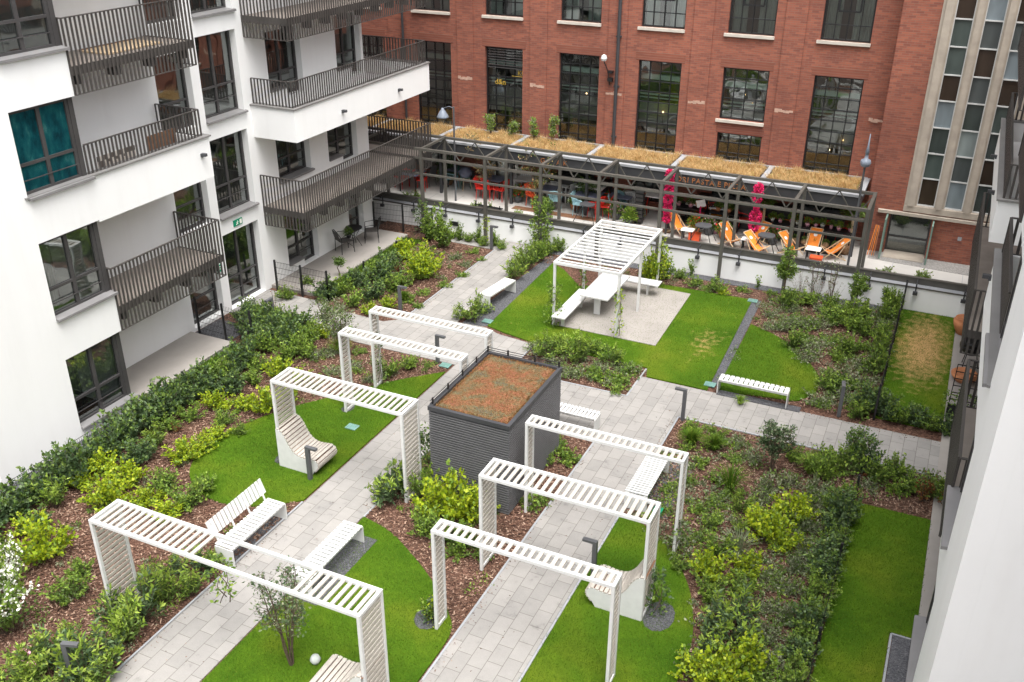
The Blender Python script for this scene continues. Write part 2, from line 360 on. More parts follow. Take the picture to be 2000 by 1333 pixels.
def window(parent,P0,U,Nn,w,h,cols=2,trans=(.30,),thin=(),fw=.07,depth=.22,frame='dark_frame',pane='glass',sill=None,name='window',inner=None):
    """frame with mullions; P0 = lower left corner on the wall face"""
    P0=Vector(P0);U=Vector(U);Nn=Vector(Nn);Z=Vector((0,0,1)); B=P0-Nn*depth
    mb=MB(); g=fw/2
    def br(a,b,ww,dd): mb.bar(a,b,ww,dd,up=tuple(Nn))
    br(B+U*0+Z*0+U*g,B+U*g+Z*h,fw,.08); br(B+U*(w-g),B+U*(w-g)+Z*h,fw,.08)
    br(B+U*fw+Z*g,B+U*(w-fw)+Z*g,fw,.078); br(B+U*fw+Z*(h-g),B+U*(w-fw)+Z*(h-g),fw,.078)
    for k in range(1,cols): br(B+U*(w*k/cols)+Z*fw,B+U*(w*k/cols)+Z*(h-fw),fw*(1.1 if cols<4 else .5),.07)
    for f in trans: br(B+U*fw+Z*(h*f),B+U*(w-fw)+Z*(h*f),fw*(.8 if cols<4 else .5),.066)
    for f in thin: br(B+U*fw+Z*(h*f)+Nn*.05,B+U*(w-fw)+Z*(h*f)+Nn*.05,.02,.02)
    f=mb.build(name,frame,parent)
    p=MB(); C=B-Nn*.01; p.quad(C+U*fw*.6+Z*fw*.6,C+U*(w-fw*.6)+Z*fw*.6,C+U*(w-fw*.6)+Z*(h-fw*.6),C+U*fw*.6+Z*(h-fw*.6)); p.build('pane',pane,f)
    if sill:
        s=MB(); a,b=sill; d=.10
        A=P0+U*a+Nn*d; E=P0+U*b+Nn*d; I=P0+U*a-Nn*(depth-.04); J=P0+U*b-Nn*(depth-.04)
        A,E=A+Z*-.0,E+Z*-.0; I,J=I+Z*.03,J+Z*.03
        i=len(s.v); lo=Z*-.06
        s.v+=[tuple(x) for x in (A,E,J,I,A+lo,E+lo,J+lo,I+lo)]
        for qd in ((0,1,2,3),(7,6,5,4),(0,4,5,1),(1,5,6,2),(2,6,7,3),(3,7,4,0)): s.f.append(qd); s.m.append(0)
        s.build('sill','sill_metal',f)
    return f
# ================================================================ SETTING: ground, paths, lawns
FH=2.94; X1=-18.13; X2=-19.75; TZ=.6; YW=30.7; YB=34.8; YT=34.0; MIR=1.14-18.13
def sheet(name,poly,z,mat,th=None,kind='structure',label=None):
    mb=MB(); mb.prism(poly,(z-th) if th else z-.004,z); o=mb.build(name,mat); return tag(o,label,None,None,kind)
def rect(x0,x1,y0,y1): return [(x0,y0),(x1,y0),(x1,y1),(x0,y1)]
def smooth(pts,n=6,closed=False):
    out=[]; P=[Vector((*p,0)) for p in pts]
    for i in range(len(P)-1):
        a=P[max(i-1,0)];b=P[i];c=P[i+1];d=P[min(i+2,len(P)-1)]
        for k in range(n):
            t=k/n; q=.5*((2*b)+(c-a)*t+(2*a-5*b+4*c-d)*t*t+(3*b-a-3*c+d)*t**3); out.append((q.x,q.y))
    out.append((P[-1].x,P[-1].y)); return out
mb=MB(); mb.quad((-150,-150,-.06),(150,-150,-.06),(150,150,-.06),(-150,150,-.06)); tag(mb.build('ground','soil'),kind='structure')
sheet('planting_soil',rect(X2,1.85,4,30.9),-.004,'mulch',.03)
def path(name,poly): sheet(name,poly,.014,'paver',.03)
path('path',rect(-11.64,-10.16,3,21.2)); path('path',rect(-6.67,-5.12,3,21.2))
path('path',[(-19.74,21.2),(-19.4,21.5),(-18.6,22.0),(-17.4,21.85),(-16.0,21.4),(-15,21.2),(1.85,21.2),(1.85,22.8),(-5,22.8),(-6.69,22.82),(-6.69,21.64),(-10.11,21.60),(-10.11,23.32),(-11.4,23.5),(-11.95,23.75),(-12.9,23.7),(-12.95,27.3),(-13.2,29),(-13.3,30.65),(-17.3,30.65),(-17.3,29.75),(-14.5,29.7),(-14.5,23.2),(-15,22.75),(-17.3,22.9),(-17.8,23.15),(-19.74,23.2)])
path('path',[(-10.155,18.9),(-6.675,19.2),(-6.675,21.195),(-10.155,21.195)])
# kerbs along the beds
def kerb(pts,name='kerb'):
    mb=MB()
    for a,b in zip(pts,pts[1:]): mb.bar((a[0],a[1],-.01),(b[0],b[1],-.01),.04,.07)
    tag(mb.build(name,'coping_grey'),kind='structure')
kerb([(-5.09,11),(-5.09,21.17),(1.8,21.17)]); kerb([(-10.12,23.35),(-10.12,21.6),(-6.65,21.62),(-6.65,23.3)]); kerb([(-14.53,23.3),(-14.53,29.7)]); kerb([(-6.64,10.6),(-6.64,19.1)]); kerb([(-10.13,14.1),(-10.13,19.0)]); kerb([(-11.67,8),(-11.67,14.0)])
ellL=smooth([(-11.68,20.7),(-12.6,19.75),(-13.29,18.85),(-13.8,18.1),(-14.47,17.15),(-14.94,16.1),(-15.16,15.2),(-14.98,14.2),(-14.53,13.6),(-13.8,13.24),(-13.1,13.21),(-12.47,13.45),(-11.68,14.05)])
ellB=smooth([(-10.12,14.12),(-9.36,13.92),(-8.62,13.52),(-7.84,13.0),(-7.2,12.45),(-6.78,11.95),(-6.7,11.4)])+[(-6.7,6),(-10.12,6)]
ellR=smooth([(-5.06,16.55),(-4.4,16.42),(-3.7,15.85),(-3.06,14.94),(-2.71,14.0),(-2.57,13.2),(-2.6,12.4),(-2.95,11.6),(-3.5,10.8),(-4.2,10.1),(-5.06,9.6)])
big=[(-11.93,23.85),(-11.3,23.65),(-10.11,23.4),(-6.64,23.36),(-6.5,22.86),(-4.78,22.84),(-4.98,29.3),(-8.0,29.25),(-8.2,29.0),(-10.5,27.9),(-11.5,29.0),(-12.1,29.4)]
small=[(-4.55,22.95),(-2.6,23.25)]+smooth([(-2.42,23.35),(-2.12,23.9),(-2.11,24.7),(-2.4,25.4),(-2.8,25.95),(-3.67,26.92),(-4.62,27.45)])
privT=rect(-.48,1.13,23.32,30.67); privB=[(-.45,13),(-.45,19.3),(1.13,19.32),(1.13,15.37),(.68,15.35),(.68,9),(-.45,9)]
stripA=rect(X1,-17.35,15.6,19.4); stripB=rect(X1,-17.4,23.45,29.35)
lawns=[ellL,ellB,ellR,big,small,privT,privB,stripA,stripB]
for i,p in enumerate(lawns): sheet('lawn',p,.03,'lawn_dry' if p is privT else 'lawn_worn' if p is big else 'lawn',.05)
sheet('gravel_strip',[(-12.75,23.6),(-11.93,23.85),(-12.1,30.0),(-12.5,30.1)],.01,'gravel_dark',.02)
sheet('gravel_strip',[(-4.78,23.2),(-4.55,23.2),(-4.70,29.35),(-4.98,29.3)],.012,'gravel_dark',.02)
sheet('gravel_strip',rect(-12.1,-11.66,11.5,13.55),.012,'gravel_dark',.02); sheet('gravel_strip',rect(-10.1,-9.42,11.35,13.55),.034,'gravel_dark',.02)
sheet('gravel_strip',rect(-5.1,-4.1,16.9,19.2),.012,'gravel_dark',.02); sheet('gravel_strip',rect(-4.5,-2.3,22.72,22.98),.036,'gravel_dark',.02)
sheet('gravel_strip',rect(X1,-17.65,8,15.55),.012,'gravel_dark',.02); sheet('gravel_strip',[(-13.2,30.2),(1.1,30.3),(1.1,30.66),(-13.2,30.66)],.012,'gravel_dark',.02)
sheet('gravel_strip',rect(-19.7,-18.4,19.6,20.7),.012,'gravel_dark',.02); sheet('gravel_strip',rect(.74,1.85,9,15.29),.04,'gravel_dark',.02)
kerb([(.71,9),(.71,15.33),(1.85,15.33)])
for c,r in (((-13.02,17.85),.17),((-13.12,15.2),.17),((-3.35,13.9),.33),((-7.3,12.0),.26),((-6.85,10.0),.3)):
    sheet('gravel_patch',[(c[0]+r*math.cos(t)*random.uniform(.85,1.1),c[1]+1.3*r*math.sin(t)) for t in [k*math.pi/6 for k in range(12)]],.037,'gravel_dark')
sheet('patio',rect(X2,X1,15.6,19.5),.10,'slab_concrete',.12); sheet('patio',rect(X2,-18.1,23.4,29.5),.10,'slab_concrete',.12)
sheet('patio',[(-10.18,24.78),(-6.84,24.74),(-6.92,28.84),(-10.16,28.9)],.05,'slab_concrete',.08)
sheet('pavement',rect(1.135,1.9,15.37,30.66),.03,'slab_concrete',.05)
sheet('terrace_ground',rect(-34,8,YW+.1,60),TZ,'terrace_paving',.7)
sheet('planting_soil',rect(-15.2,-8.8,32.55,32.95),TZ+.008,'brown_wood',.02)
sheet('cobble_strip',[(-1.95,33.2),(1.3,33.0),(8,33.0),(8,33.9),(-1.95,33.99)],TZ+.012,'gravel_light',.02)
# paving joints on the terrace
mb=MB()
for k in range(-22,3): mb.box(k*1.1-.008,k*1.1+.008,31.1,33.2,TZ+.001,TZ+.004)
tag(mb.build('paving_joints','coping_grey'),kind='structure')
# ================================================================ white apartment building
def railing(parent,segs,z0,z1,sp=.12,name='railing'):
    mb=MB()
    for a,b in segs:
        a=Vector((*a,0));b=Vector((*b,0)); n=max(1,int((b-a).length/sp)); d=(b-a).normalized()
        for k in range(n+1):
            p=a+(b-a)*k/n; mb.bar((p.x,p.y,z0),(p.x,p.y,z1),.052,.016,up=(d.y,-d.x,0))
        mb.bar((a.x,a.y,z1+.012),(b.x,b.y,z1+.012),.055,.022); mb.bar((a.x,a.y,z0),(b.x,b.y,z0),.03,.018)
    return mb.build(name,'rail_metal',parent)
def steel_balcony(par,y0,y1,f,closed_left,endx=None):
    zf=f*FH; zd=zf-.12
    b=MB(); b.box(X2+.002,X1-.03,y0+.03,y1-.03,zd-.10,zd); 
    if endx: b.box(endx,X2+.001,29.77,y1-.03,zd-.10,zd)
    s=b.build('balcony','deck_beige',par)
    e=MB(); xe=endx or X2+.01
    e.box(X1-.03,X1,y0,y1,zd-.18,zd+.02); e.box(xe if False else X2+.01,X1-.031,y0,y0+.03,zd-.18,zd+.02); e.box(xe,X1-.031,y1-.03,y1,zd-.18,zd+.02); e.build('edge_beam','rail_metal',s)
    segs=[((X1+.02,y0),(X1+.02,y1))]
    segs.append(((X2+.05,y0),(X1+.02,y0)))
    segs.append(((xe+.03,y1),(X1+.02,y1)))
    railing(s,segs,zf-.72,zf+.93)
    n=int((y1-y0)/1.0)
    for i in range(n+1):
        y=y0+.25+(y1-y0-.5)*i/n; k=MB(); k.box(X2+.01,X1-.06,y-.04,y+.04,zd-.19,zd-.101); k.box(X1-.30,X1-.04,y-.09,y+.09,zd-.40,zd-.19)
        k.build('bracket','dark_frame',s)
def box_balcony(par,y0,y1,f,endx):
    zf=f*FH; z0=zf-.78; z1=zf+.20
    b=MB(); t=.22
    b.box(X2+.002,X1-t,y0+t,y1-t,z0+.001,z0+.45); 
    if endx: b.box(endx,X2+.001,29.77,y1-t,z0+.001,z0+.45)
    b.box(X1-t,X1,y0,y1,z0,z1); b.box(X2+.002,X1-t-.0005,y0,y0+t,z0,z1); b.box(endx or X2+.002,X1-t-.0005,y1-t,y1,z0,z1)
    s=b.build('balcony','render_white',par)
    c=MB(); c.box(X1-t-.03,X1+.04,y0-.04,y1+.04,z1,z1+.045); c.box(X2+.002,X1-t-.031,y0-.04,y0+t+.03,z1,z1+.045); c.box(endx or X2+.002,X1-t-.031,y1-t-.03,y1+.04,z1,z1+.045); c.build('coping','cap_metal',s)
    i=.10; railing(s,[((X1-i,y0+i),(X1-i,y1-i)),((X2+.05,y0+i),(X1-i,y0+i)),(((endx or X2)+.05,y1-i),(X1-i,y1-i))],z1+.04,zf+1.0)
def wall_lamp(par,x,y,z):
    m=MB(); m.box(x,x+.05,y-.05,y+.05,z-.05,z+.05); m.box(x+.05,x+.16,y-.045,y+.045,z-.02,z+.055); m.build('wall_lamp','anthracite',par)
def apartment(name,label):
    root=thing(name,label,'building',(X2,20,0)); off=Vector(root.location)
    holder=[]
    par=root
    NF=5; H=NF*FH+.35
    Y0,Y1=11.5,15.6
    # wall of the near block
    holes=[]; win1=[]
    for f in range(NF):
        z=f*FH; win1.append((13.83,Y1-.001,z+.34,z+2.21)); holes.append((13.83,Y1+.01,z+.34,z+2.21))
    mb=MB(); wall(mb,(X1,0,0),(0,1,0),(1,0,0),(Y0,Y1),(-.05,H),holes,.3)
    wall(mb,(0,Y1-.0005,0),(1,0,0),(0,1,0),(X2,X1-.3),(-.05,H),[],.2)
    wall(mb,(0,Y0,0),(1,0,0),(0,-1,0),(X2-.6,X1-.3005),(-.05,H),[],.3)
    # second-floor loggia parapet and the one two floors up continue the block's face
    for f in (2,4):
        z=f*FH; mb.box(X1-.22,X1,Y1+.0005,19.66,z-.78,z+.32); mb.box(X2+.002,X1-.2205,Y1+.0005,19.66,z-.779,z-.30)
        mb.box(X2+.002,X1-.2205,19.44,19.66,z-.7785,z+.319)
    # recessed wall
    hol=[]; W=[]
    for f in range(NF):
        z=f*FH
        W.append((19.70,21.05,z+.10,z+2.22,'l')); W.append((21.40,23.10,z+(.03 if f==0 else .12),z+2.50,'s'))
        if f==0: W+= [(24.43,26.15,.13,2.22,'g'),(28.12,29.08,.13,2.22,'n')]
        elif f%2: W+= [(24.40,26.15,z+.42,z+2.20,'w'),(27.2,29.0,z+.12,z+2.20,'g')]
        else: W+= [(24.40,26.15,z+.12,z+2.20,'g'),(28.1,29.6,z+.12,z+2.20,'g')]
    wall(mb,(X2,0,0),(0,1,0),(1,0,0),(Y1,29.75),(-.05,H),[w_[:4] for w_ in W],.32)
    wall(mb,(X2-.6,0,0),(0,1,0),(1,0,0),(-6,Y0),(-.05,H),[],.3)
    wall(mb,(0,29.75,0),(1,0,0),(0,1,0),(X2-11,X2-.3205),(-.05,H),[],.3)
    mb.box(X2-11,X1-.01,Y0+.31,Y1-.21,H-.3,H-.001); mb.box(X2-11,X2-.33,-6,29.4,H-.3,H-.001)
    # upstands under the left half of the tall windows
    for (a,b,z0,z1,k) in W:
        if k=='g': mb.box(X2-.30,X2-.001,a+.001,a+.85,z0-.001,z0+.26)
    mb.build('wall','render_white',par)
    # rooms behind the glass
    ib=MB(); ib.box(X2-2.6,X2-2.55,Y1,29.4,0,H-.4)
    for f in range(NF): ib.box(X2-2.54,X2-.33,Y1,29.4,f*FH-.25,f*FH-.02); ib.box(X2-2,X1-.31,Y0+.31,Y1-.22,f*FH-.25,f*FH-.02)
    for y in (16.5,21.2,23.8,27.0): ib.box(X2-2.53,X2-.34,y-.05,y+.05,0,H-.4)
    ib.box(X2-2,X2-1.95,Y0,Y1,0,H-.4); ib.build('interior','interior',par)
    for i,(a,b,z0,z1) in enumerate(win1):
        window(par,(X1,a,z0),(0,1,0),(1,0,0),b-a-.12,z1-z0,2,(.36,),(.18,),depth=.16,sill=(0,b-a+.05),fw=.085)
        p=MB(); p.box(X1-.30,X1-.10,b-.13,b,z0,z1); p.build('corner_post','dark_frame',par)
        if f%1==0:
            cu=MB(); n=26
            for k in range(n):
                t0,t1=k/n,(k+1)/n; y_=a+.1+.45*t0; y2=a+.1+.45*t1
                cu.quad((X1-.42+.03*math.sin(k*1.9),y_,z0),(X1-.42+.03*math.sin(k*1.9+1.9),y2,z0),(X1-.42+.03*math.sin(k*1.9+1.9),y2,z1),(X1-.42+.03*math.sin(k*1.9),y_,z1))
            if i in (3,1): cu.build('curtain','curtain',par)
    for (a,b,z0,z1,k) in W:
        tr,th=((.36,),(.19,)) 
        if k=='n': tr,th=((.5,.25),())
        wn=window(par,(X2,a,z0),(0,1,0),(1,0,0),b-a,z1-z0,2 if k!='n' and k!='l' else 1,tr,th,depth=.26,sill=None if k in 'ln' or (k=='s' and z0<.1) else ((0,b-a+.06) if k in 'sw' else None),
            name='door' if k=='s' and z0<.1 else 'window',pane='glass')
        if k=='g':
            s=MB(); s.box(X2-.26,X2+.06,a+.002,a+.85,z0+.262,z0+.30); s.build('sill','sill_metal',wn)
    for f in (2,4):
        z=f*FH; c=MB(); c.box(X1-.26,X1+.05,13.75,19.70,z+.323,z+.365); c.build('coping','cap_metal',par)
        railing(par,[((X1-.10,15.66),(X1-.10,19.5)),((X2+.05,19.5),(X1-.1,19.5))],z+.36,z+1.05)
        wall_lamp(par,X1,19.3,z-.1)
        wall_lamp(par,X1,25.9,z-.35); wall_lamp(par,X1,29.4,z-.35)
        box_balcony(par,23.4,31.6,f,X2-1.6)
    for f in (1,3):
        steel_balcony(par,15.62,19.55,f,True); steel_balcony(par,23.42,31.5,f,True,X2-1.6)
    # exit sign over the door and plate beside it
    s=MB(); s.box(X2,X2+.03,21.95,22.35,2.62,2.82); sg=s.build('exit_sign','sign_green',par)
    s=MB(); x=X2+.033
    s.box(X2+.03,x+.001,22.22,22.32,2.65,2.79)                     # door
    s.bar((x,22.10,2.70),(x,22.12,2.76),.012,.03,up=(1,0,0)); s.bar((x,22.10,2.70),(x,22.05,2.66),.012,.02,up=(1,0,0)); s.bar((x,22.10,2.70),(x,22.15,2.66),.012,.02,up=(1,0,0)); s.bar((x,22.06,2.74),(x,22.16,2.73),.012,.016,up=(1,0,0)); s.box(X2+.03,x,22.115,22.14,2.765,2.79)
    s.build('pictogram','petal_white',sg)
    s=MB(); s.box(X2,X2+.02,20.98,21.18,1.45,1.68); p=s.build('house_number_plate','sign_green',par)
    s=MB(); s.box(X2+.02,X2+.024,21.0,21.16,1.60,1.63); s.box(X2+.02,X2+.024,21.0,21.10,1.53,1.56); s.build('lettering','petal_white',p)
    s=MB(); s.tube([(X2+.02,23.5,2.6),(X2+.12,23.5,2.6)],.05,8); s.build('camera_dome','white_paint',par)
    for o in kids(root): o.location=o.location-off
    return root
aptL=apartment('apartment_building','white rendered apartment building on the left with alternating slatted and solid balconies')
aptR=copy_tree(aptL,None,('exit_sign','house_number_plate','pictogram','lettering'))
aptR.scale=(-1,1,1); aptR.location=(MIR-X2,20,0); aptR['label']='white apartment building at the right edge seen steeply from above along its facade'
# ================================================================ brick factory
fac=thing('brick_factory','red brick factory building with tall gridded windows behind the restaurant terrace','building',(-12,YB,0)); 
FO=Vector(fac.location)
FX0,FX1=-33.0,-1.95; FHt=14.0
wins=[]
for k in range(-3,6):
    x=-11.12+3.155*(k-3)+3.155*0
    if k==-3: continue
    x0=-20.56+3.155*k; 
    if x0>-4: continue
    if abs(x0-(-20.56+3.155*4))<.1: wins+= [(x0,x0+1.62,4.42,6.25,'m'),(x0,x0+1.62,.9,3.93,'b')]
    else: wins.append((x0,x0+1.62,.9,6.25,'t'))
    wins.append((x0,x0+1.62,7.42,10.6,'u')); 
mb=MB(); wall(mb,(0,YB,0),(1,0,0),(0,-1,0),(FX0,FX1-.02),(0,FHt),[w_[:4] for w_ in wins],.35)
cx=sorted({w_[0] for w_ in wins})
for x in cx:
    a,b=x+1.62+.32,x+1.62+1.03
    if b<FX1-.3: mb.box(a,b,YB-.05,YB-.001,0,FHt)
mb.box(FX0,FX1,YB+.36,YB+12,FHt-.3,FHt-.001)
mb.build('wall','brick',fac)
for w_ in wins:
    if w_[4] in 'tm': MB().box(w_[0]-.12,w_[1]+.12,YB-.012,YB-.001,w_[3]+.002,w_[3]+.30).build('brick_lintel','brick_soldier',fac)
    if w_[4]=='b': MB().box(w_[0]-.05,w_[1]+.05,YB-.012,YB-.001,w_[3]+.002,w_[3]+.27).build('brick_lintel','brick_soldier',fac)
for w_ in wins:
    if w_[4] in 'um': MB().box(w_[0]-.10,w_[1]+.02,YB-.09,YB-.0005,w_[2]-.10,w_[2]-.001).build('window_sill','sill_stone',fac)
for i,x in enumerate(cx):
    mb=MB(); a=x+1.62+.34; 
    for q in range(6):
        u=a+.10*q+random.uniform(-.02,.02); mb.box(u,u+.13,YB-.056-.0003*q,YB-.0502,4.90+random.uniform(-.04,.01),4.97+random.uniform(-.02,.05))
    mb.build('plaster_patch','plaster_patch',fac)
rails={}
for (x0,x1,z0,z1,k) in wins:
    if k=='t': cols,tr,th=4,[i/14 for i in range(1,14)],()
    elif k=='m': cols,tr,th=4,[i/5 for i in range(1,5)],()
    elif k=='b': cols,tr,th=4,[i/8 for i in range(1,8)],()
    else: cols,tr,th=4,[.16,.5,.84],()
    f=window(fac,(x0,YB,z0),(1,0,0),(0,-1,0),x1-x0,z1-z0,cols,tr,th,fw=.055,depth=.16,frame='black',pane='glass_factory' )
    if k=='u':
        for (a,b) in ((.05,.55),(.95,1.55)):
            cu=MB(); n=18
            for q in range(n):
                u0=x0+a+(b-a)*q/n; u1=x0+a+(b-a)*(q+1)/n; d0=YB+.45+.04*math.sin(q*2.1); d1=YB+.45+.04*math.sin(q*2.1+2.1)
                cu.quad((u0,d0,z0),(u1,d1,z0),(u1,d1,z1),(u0,d0,z1))
            cu.build('curtain','curtain',fac)
        b_=MB(); b_.bar((x0+.45,YB-.0+.10,z0+.95),(x0+1.15,YB+.10,z0+.95),.05,.05); b_.bar((x0+.45,YB+.10,z0+.97),(x0+.45,YB+.10,z0+2.3),.05,.05); b_.bar((x0+1.15,YB+.10,z0+.97),(x0+1.15,YB+.10,z0+2.3),.05,.05); b_.build('casement','black',f)
# inside of the factory
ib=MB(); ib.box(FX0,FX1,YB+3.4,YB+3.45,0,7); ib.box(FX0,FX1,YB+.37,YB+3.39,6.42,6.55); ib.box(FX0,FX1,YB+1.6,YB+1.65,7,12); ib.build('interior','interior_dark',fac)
ib=MB(); ib.box(FX0,FX1,YB+.45,YB+.6,5.50,5.68); ib.box(FX0,FX1,YB+.46,YB+.54,4.92,4.97); ib.box(FX0,FX1,YB+.46,YB+.54,4.80,4.83); ib.build('mezzanine_edge','interior_green',fac)
ib=MB(); ib.box(FX0,FX1,YB+.6,YB+3.3,3.66,3.8)
for x in cx: 
    ib.box(x-.2,x+1.75,YB+.62,YB+.66,3.84,4.60); ib.box(x+.2,x+.9,YB+.50,YB+.60,3.81,3.84+random.uniform(.1,.35))
    for q in range(3): ib.box(x+.2+q*.5,x+.5+q*.5,YB+1.0,YB+1.25,1.2,1.8)
ib.build('mezzanine','interior',fac)
for (x,z) in ((-10.4,5.0),(-7.2,5.25),(-6.9,4.95),(-10.2,4.3),(-4.0,3.6),(-13.3,4.7),(-3.6,4.0)): MB().lathe([(0,-.03),(.026,-.015),(.026,.015),(0,.03)],8,(x,YB+.55,z)).build('pendant_bulb','bulb',fac)
# glazing sign in one window
text(fac,'window_lettering','KU',.26,(-16.05,YB+.13,5.22),(R(90),0,0),'gold_letter')
text(fac,'window_lettering','d&n',.30,(-17.05,YB+.13,4.80),(R(90),0,0),'gold_letter')
mb=MB(); mb.box(-16.3,-15.85,YB+.125,YB+.13,5.16,5.185); mb.build('window_lettering','gold_letter',fac)
# louvred blind on top of one window
mb=MB()
for q in range(8): mb.bar((-17.3,YB+.06,6.17-q*.1),(-15.85,YB+.06,6.17-q*.1),.05,.03)
mb.build('louvre','dark_frame',fac)
mb=MB(); mb.tube([(-11.88,YB-.13,0),(-11.88,YB-.13,FHt)],.065,8)
for z in (3.3,5.2,7.0,8.9): mb.box(-11.98,-11.78,YB-.14,YB-.05,z,z+.06)
mb.build('downpipe','anthracite',fac)
mb=MB(); mb.tube([(-21.05,YB-.13,0),(-21.05,YB-.13,FHt)],.05,8); mb.build('downpipe','anthracite',fac)
# tower part of the factory
mb=MB()
TH=16.0
wall(mb,(0,YT,0),(1,0,0),(0,-1,0),(-2.3,9),(0,TH),[(-1.15,4.2,2.20,TH-1),(-1.52,-.18,.3,2.02)],.4)
wall(mb,(-2.3,0,0),(0,1,0),(-1,0,0),(YT+.4005,YT+6),(0,TH),[],.3)
mb.box(-2.0,9,YT+.5,YT+8,TH-.3,TH-.001)
mb.build('tower_wall','brick',fac)
zt=TH-1; mb=MB()
mb.box(-1.93,4.4,YT-.14,YT-.001,2.06,2.16); mb.box(-1.149,4.199,YT-.06,YT+.25,2.202,2.40)
mb.build('stone_ledge','stone_beige',fac)
cols=[(-.76,-.20),(.10,.66),(.96,1.52),(1.82,2.38),(2.68,3.24)]
edges=[(-1.149,cols[0][0])]+[(cols[i][1],cols[i+1][0]) for i in range(4)]+[(3.24,4.199)]
for a,b in edges:
    mb=MB(); mb.box(a,b,YT-.02,YT+.22,2.401,zt)
    mb.box(a+(.06 if a>-1.1 else .10),b-.06,YT-.10,YT-.021,2.401,zt-.02)
    mb.build('stone_pilaster','stone_beige',fac)
pk=['pane_brown','pane_green','pane_teal','pane_pale','pane_brown','pane_green','pane_green','pane_brown','pane_pale','pane_teal','pane_slate']
pk2=['pane_pale','pane_slate','pane_frost','pane_teal','pane_slate','pane_brown','pane_slate','pane_pale','pane_brown','pane_teal','pane_frost']
pk3=['pane_teal','pane_brown','pane_teal','pane_green','pane_brown','pane_pale','pane_slate','pane_brown','pane_frost','pane_green','pane_slate']
zr=[2.42,3.35,4.20,5.06,5.93,6.76,7.63,8.47,9.33,10.2,11.05,11.9]
for ci,(a,b) in enumerate(cols):
    ks=[pk,pk2,pk3,pk2[::-1],pk][ci]
    fr=MB()
    for z in zr: fr.box(a,b,YT+.10,YT+.145,z-.02,z+.02)
    fr.box(a,a+.03,YT+.101,YT+.144,2.42,zt); fr.box(b-.03,b,YT+.101,YT+.144,2.42,zt)
    f=fr.build('strip_window','white_paint',fac)
    for i in range(len(zr)-1):
        p=MB(); p.box(a+.02,b-.02,YT+.15,YT+.16,zr[i],zr[i+1]); p.build('pane',ks[i],f)
    p=MB(); p.box(a,b,YT+.15,YT+.16,zr[-1],zt); p.build('pane','pane_slate',f)
mb=MB(); mb.box(-1.5,-.2,YT+.34,YT+.36,TZ,2.0); pn=mb.build('door','glass_dark',fac)
mb=MB(); mb.box(-1.52,-1.46,YT+.28,YT+.33,TZ,2.0); mb.box(-.24,-.18,YT+.28,YT+.33,TZ,2.0); mb.box(-1.46,-.24,YT+.28,YT+.33,1.94,2.0); mb.box(-1.46,-.24,YT+.29,YT+.32,1.12,1.17); mb.build('door_frame','dark_frame',pn)
mb=MB(); mb.box(-1.62,-1.57,YT-.75,YT-.02,TZ+.02,2.03); mb.build('door_leaf','door_green',fac)
mb=MB(); mb.box(-.14,-.09,YT-.70,YT-.02,TZ+.02,2.0); mb.build('door_leaf','door_green',fac)
mb=MB(); mb.box(.72,.84,YT-.04,YT-.001,1.42,1.54); mb.build('vent','coping_grey',fac)
mb=MB(); mb.box(-1.5,-.2,YT-.5,YT+.3,TZ,TZ+.03); mb.build('doorstep','stone_beige',fac)
for o in kids(fac): o.location=o.location-FO
mb=MB(); mb.lathe([(0,0),(.09,.02),(.12,.10),(.09,.2),(.03,.24)],14,(0,0,.0)); gl=thing('wall_light','white globe lamp on a black bracket high on the brick wall beside the downpipe','wall lamp',(-12.33,YB-.1,6.15))
g=mb.build('globe','white_paint',gl); g.location=(0,-.25,0)
mb=MB(); mb.bar((0,-.25,0),(.12,-.12,-.35),.03); mb.bar((.12,-.12,-.35),(.2,-.05,-.9),.03); mb.box(.12,.3,-.12,.09,-.75,-.62); mb.box(.12,.3,-.12,.09,-.45,-.36); mb.build('bracket','black',gl)
# a long office block across the street on the far left and behind keeps reflections honest
# ================================================================ restaurant canopy
can=thing('restaurant_canopy','flat canopy with golden dry grass roof panels along the brick wall','canopy',(-12,33.9,TZ))
CO=Vector(can.location)
seg=[-31.2,-28.05,-24.9,-21.75,-18.6,-15.45,-12.3,-9.05,-5.8,-2.5]
mb=MB(); mb.box(-31.2,-2.5,32.72,YB-.06,2.62,2.86); mb.build('roof','terrace_paving',can)
mb=MB(); mb.box(-31.2,-2.45,32.64,32.715,2.52,2.84); mb.box(-2.49,-2.45,32.716,YB-.06,2.52,2.90); mb.build('fascia','anthracite',can)
mb=MB()
for x in seg: mb.box(x-.09,x+.09,32.80,YB-.141,2.861,2.955)
mb.box(-31.2,-2.5,32.60,32.799,2.862,2.945); mb.box(-31.2,-2.5,YB-.14,YB-.07,2.861,2.96); mb.build('kerb','coping_grey',can)
for x in seg[1:]: MB().box(x-.05,x+.05,33.05,33.15,TZ,2.62).build('post','anthracite',can)
mb=MB(); mb.box(-31,-2.6,32.8,YB-.142,2.861,2.90); mb.build('substrate','soil',can)
for s,x,z in (('G',-14.03,2.66),('A',-13.37,2.64),('K',-13.1,2.64),('ORI PASTA E PIZZA',-8.75,2.58)):
    text(can,'lettering',s,.26,(x,32.62,2.585),(R(90),0,0),'copper_letter',.015,1.12)
for o in kids(can): o.location=o.location-CO
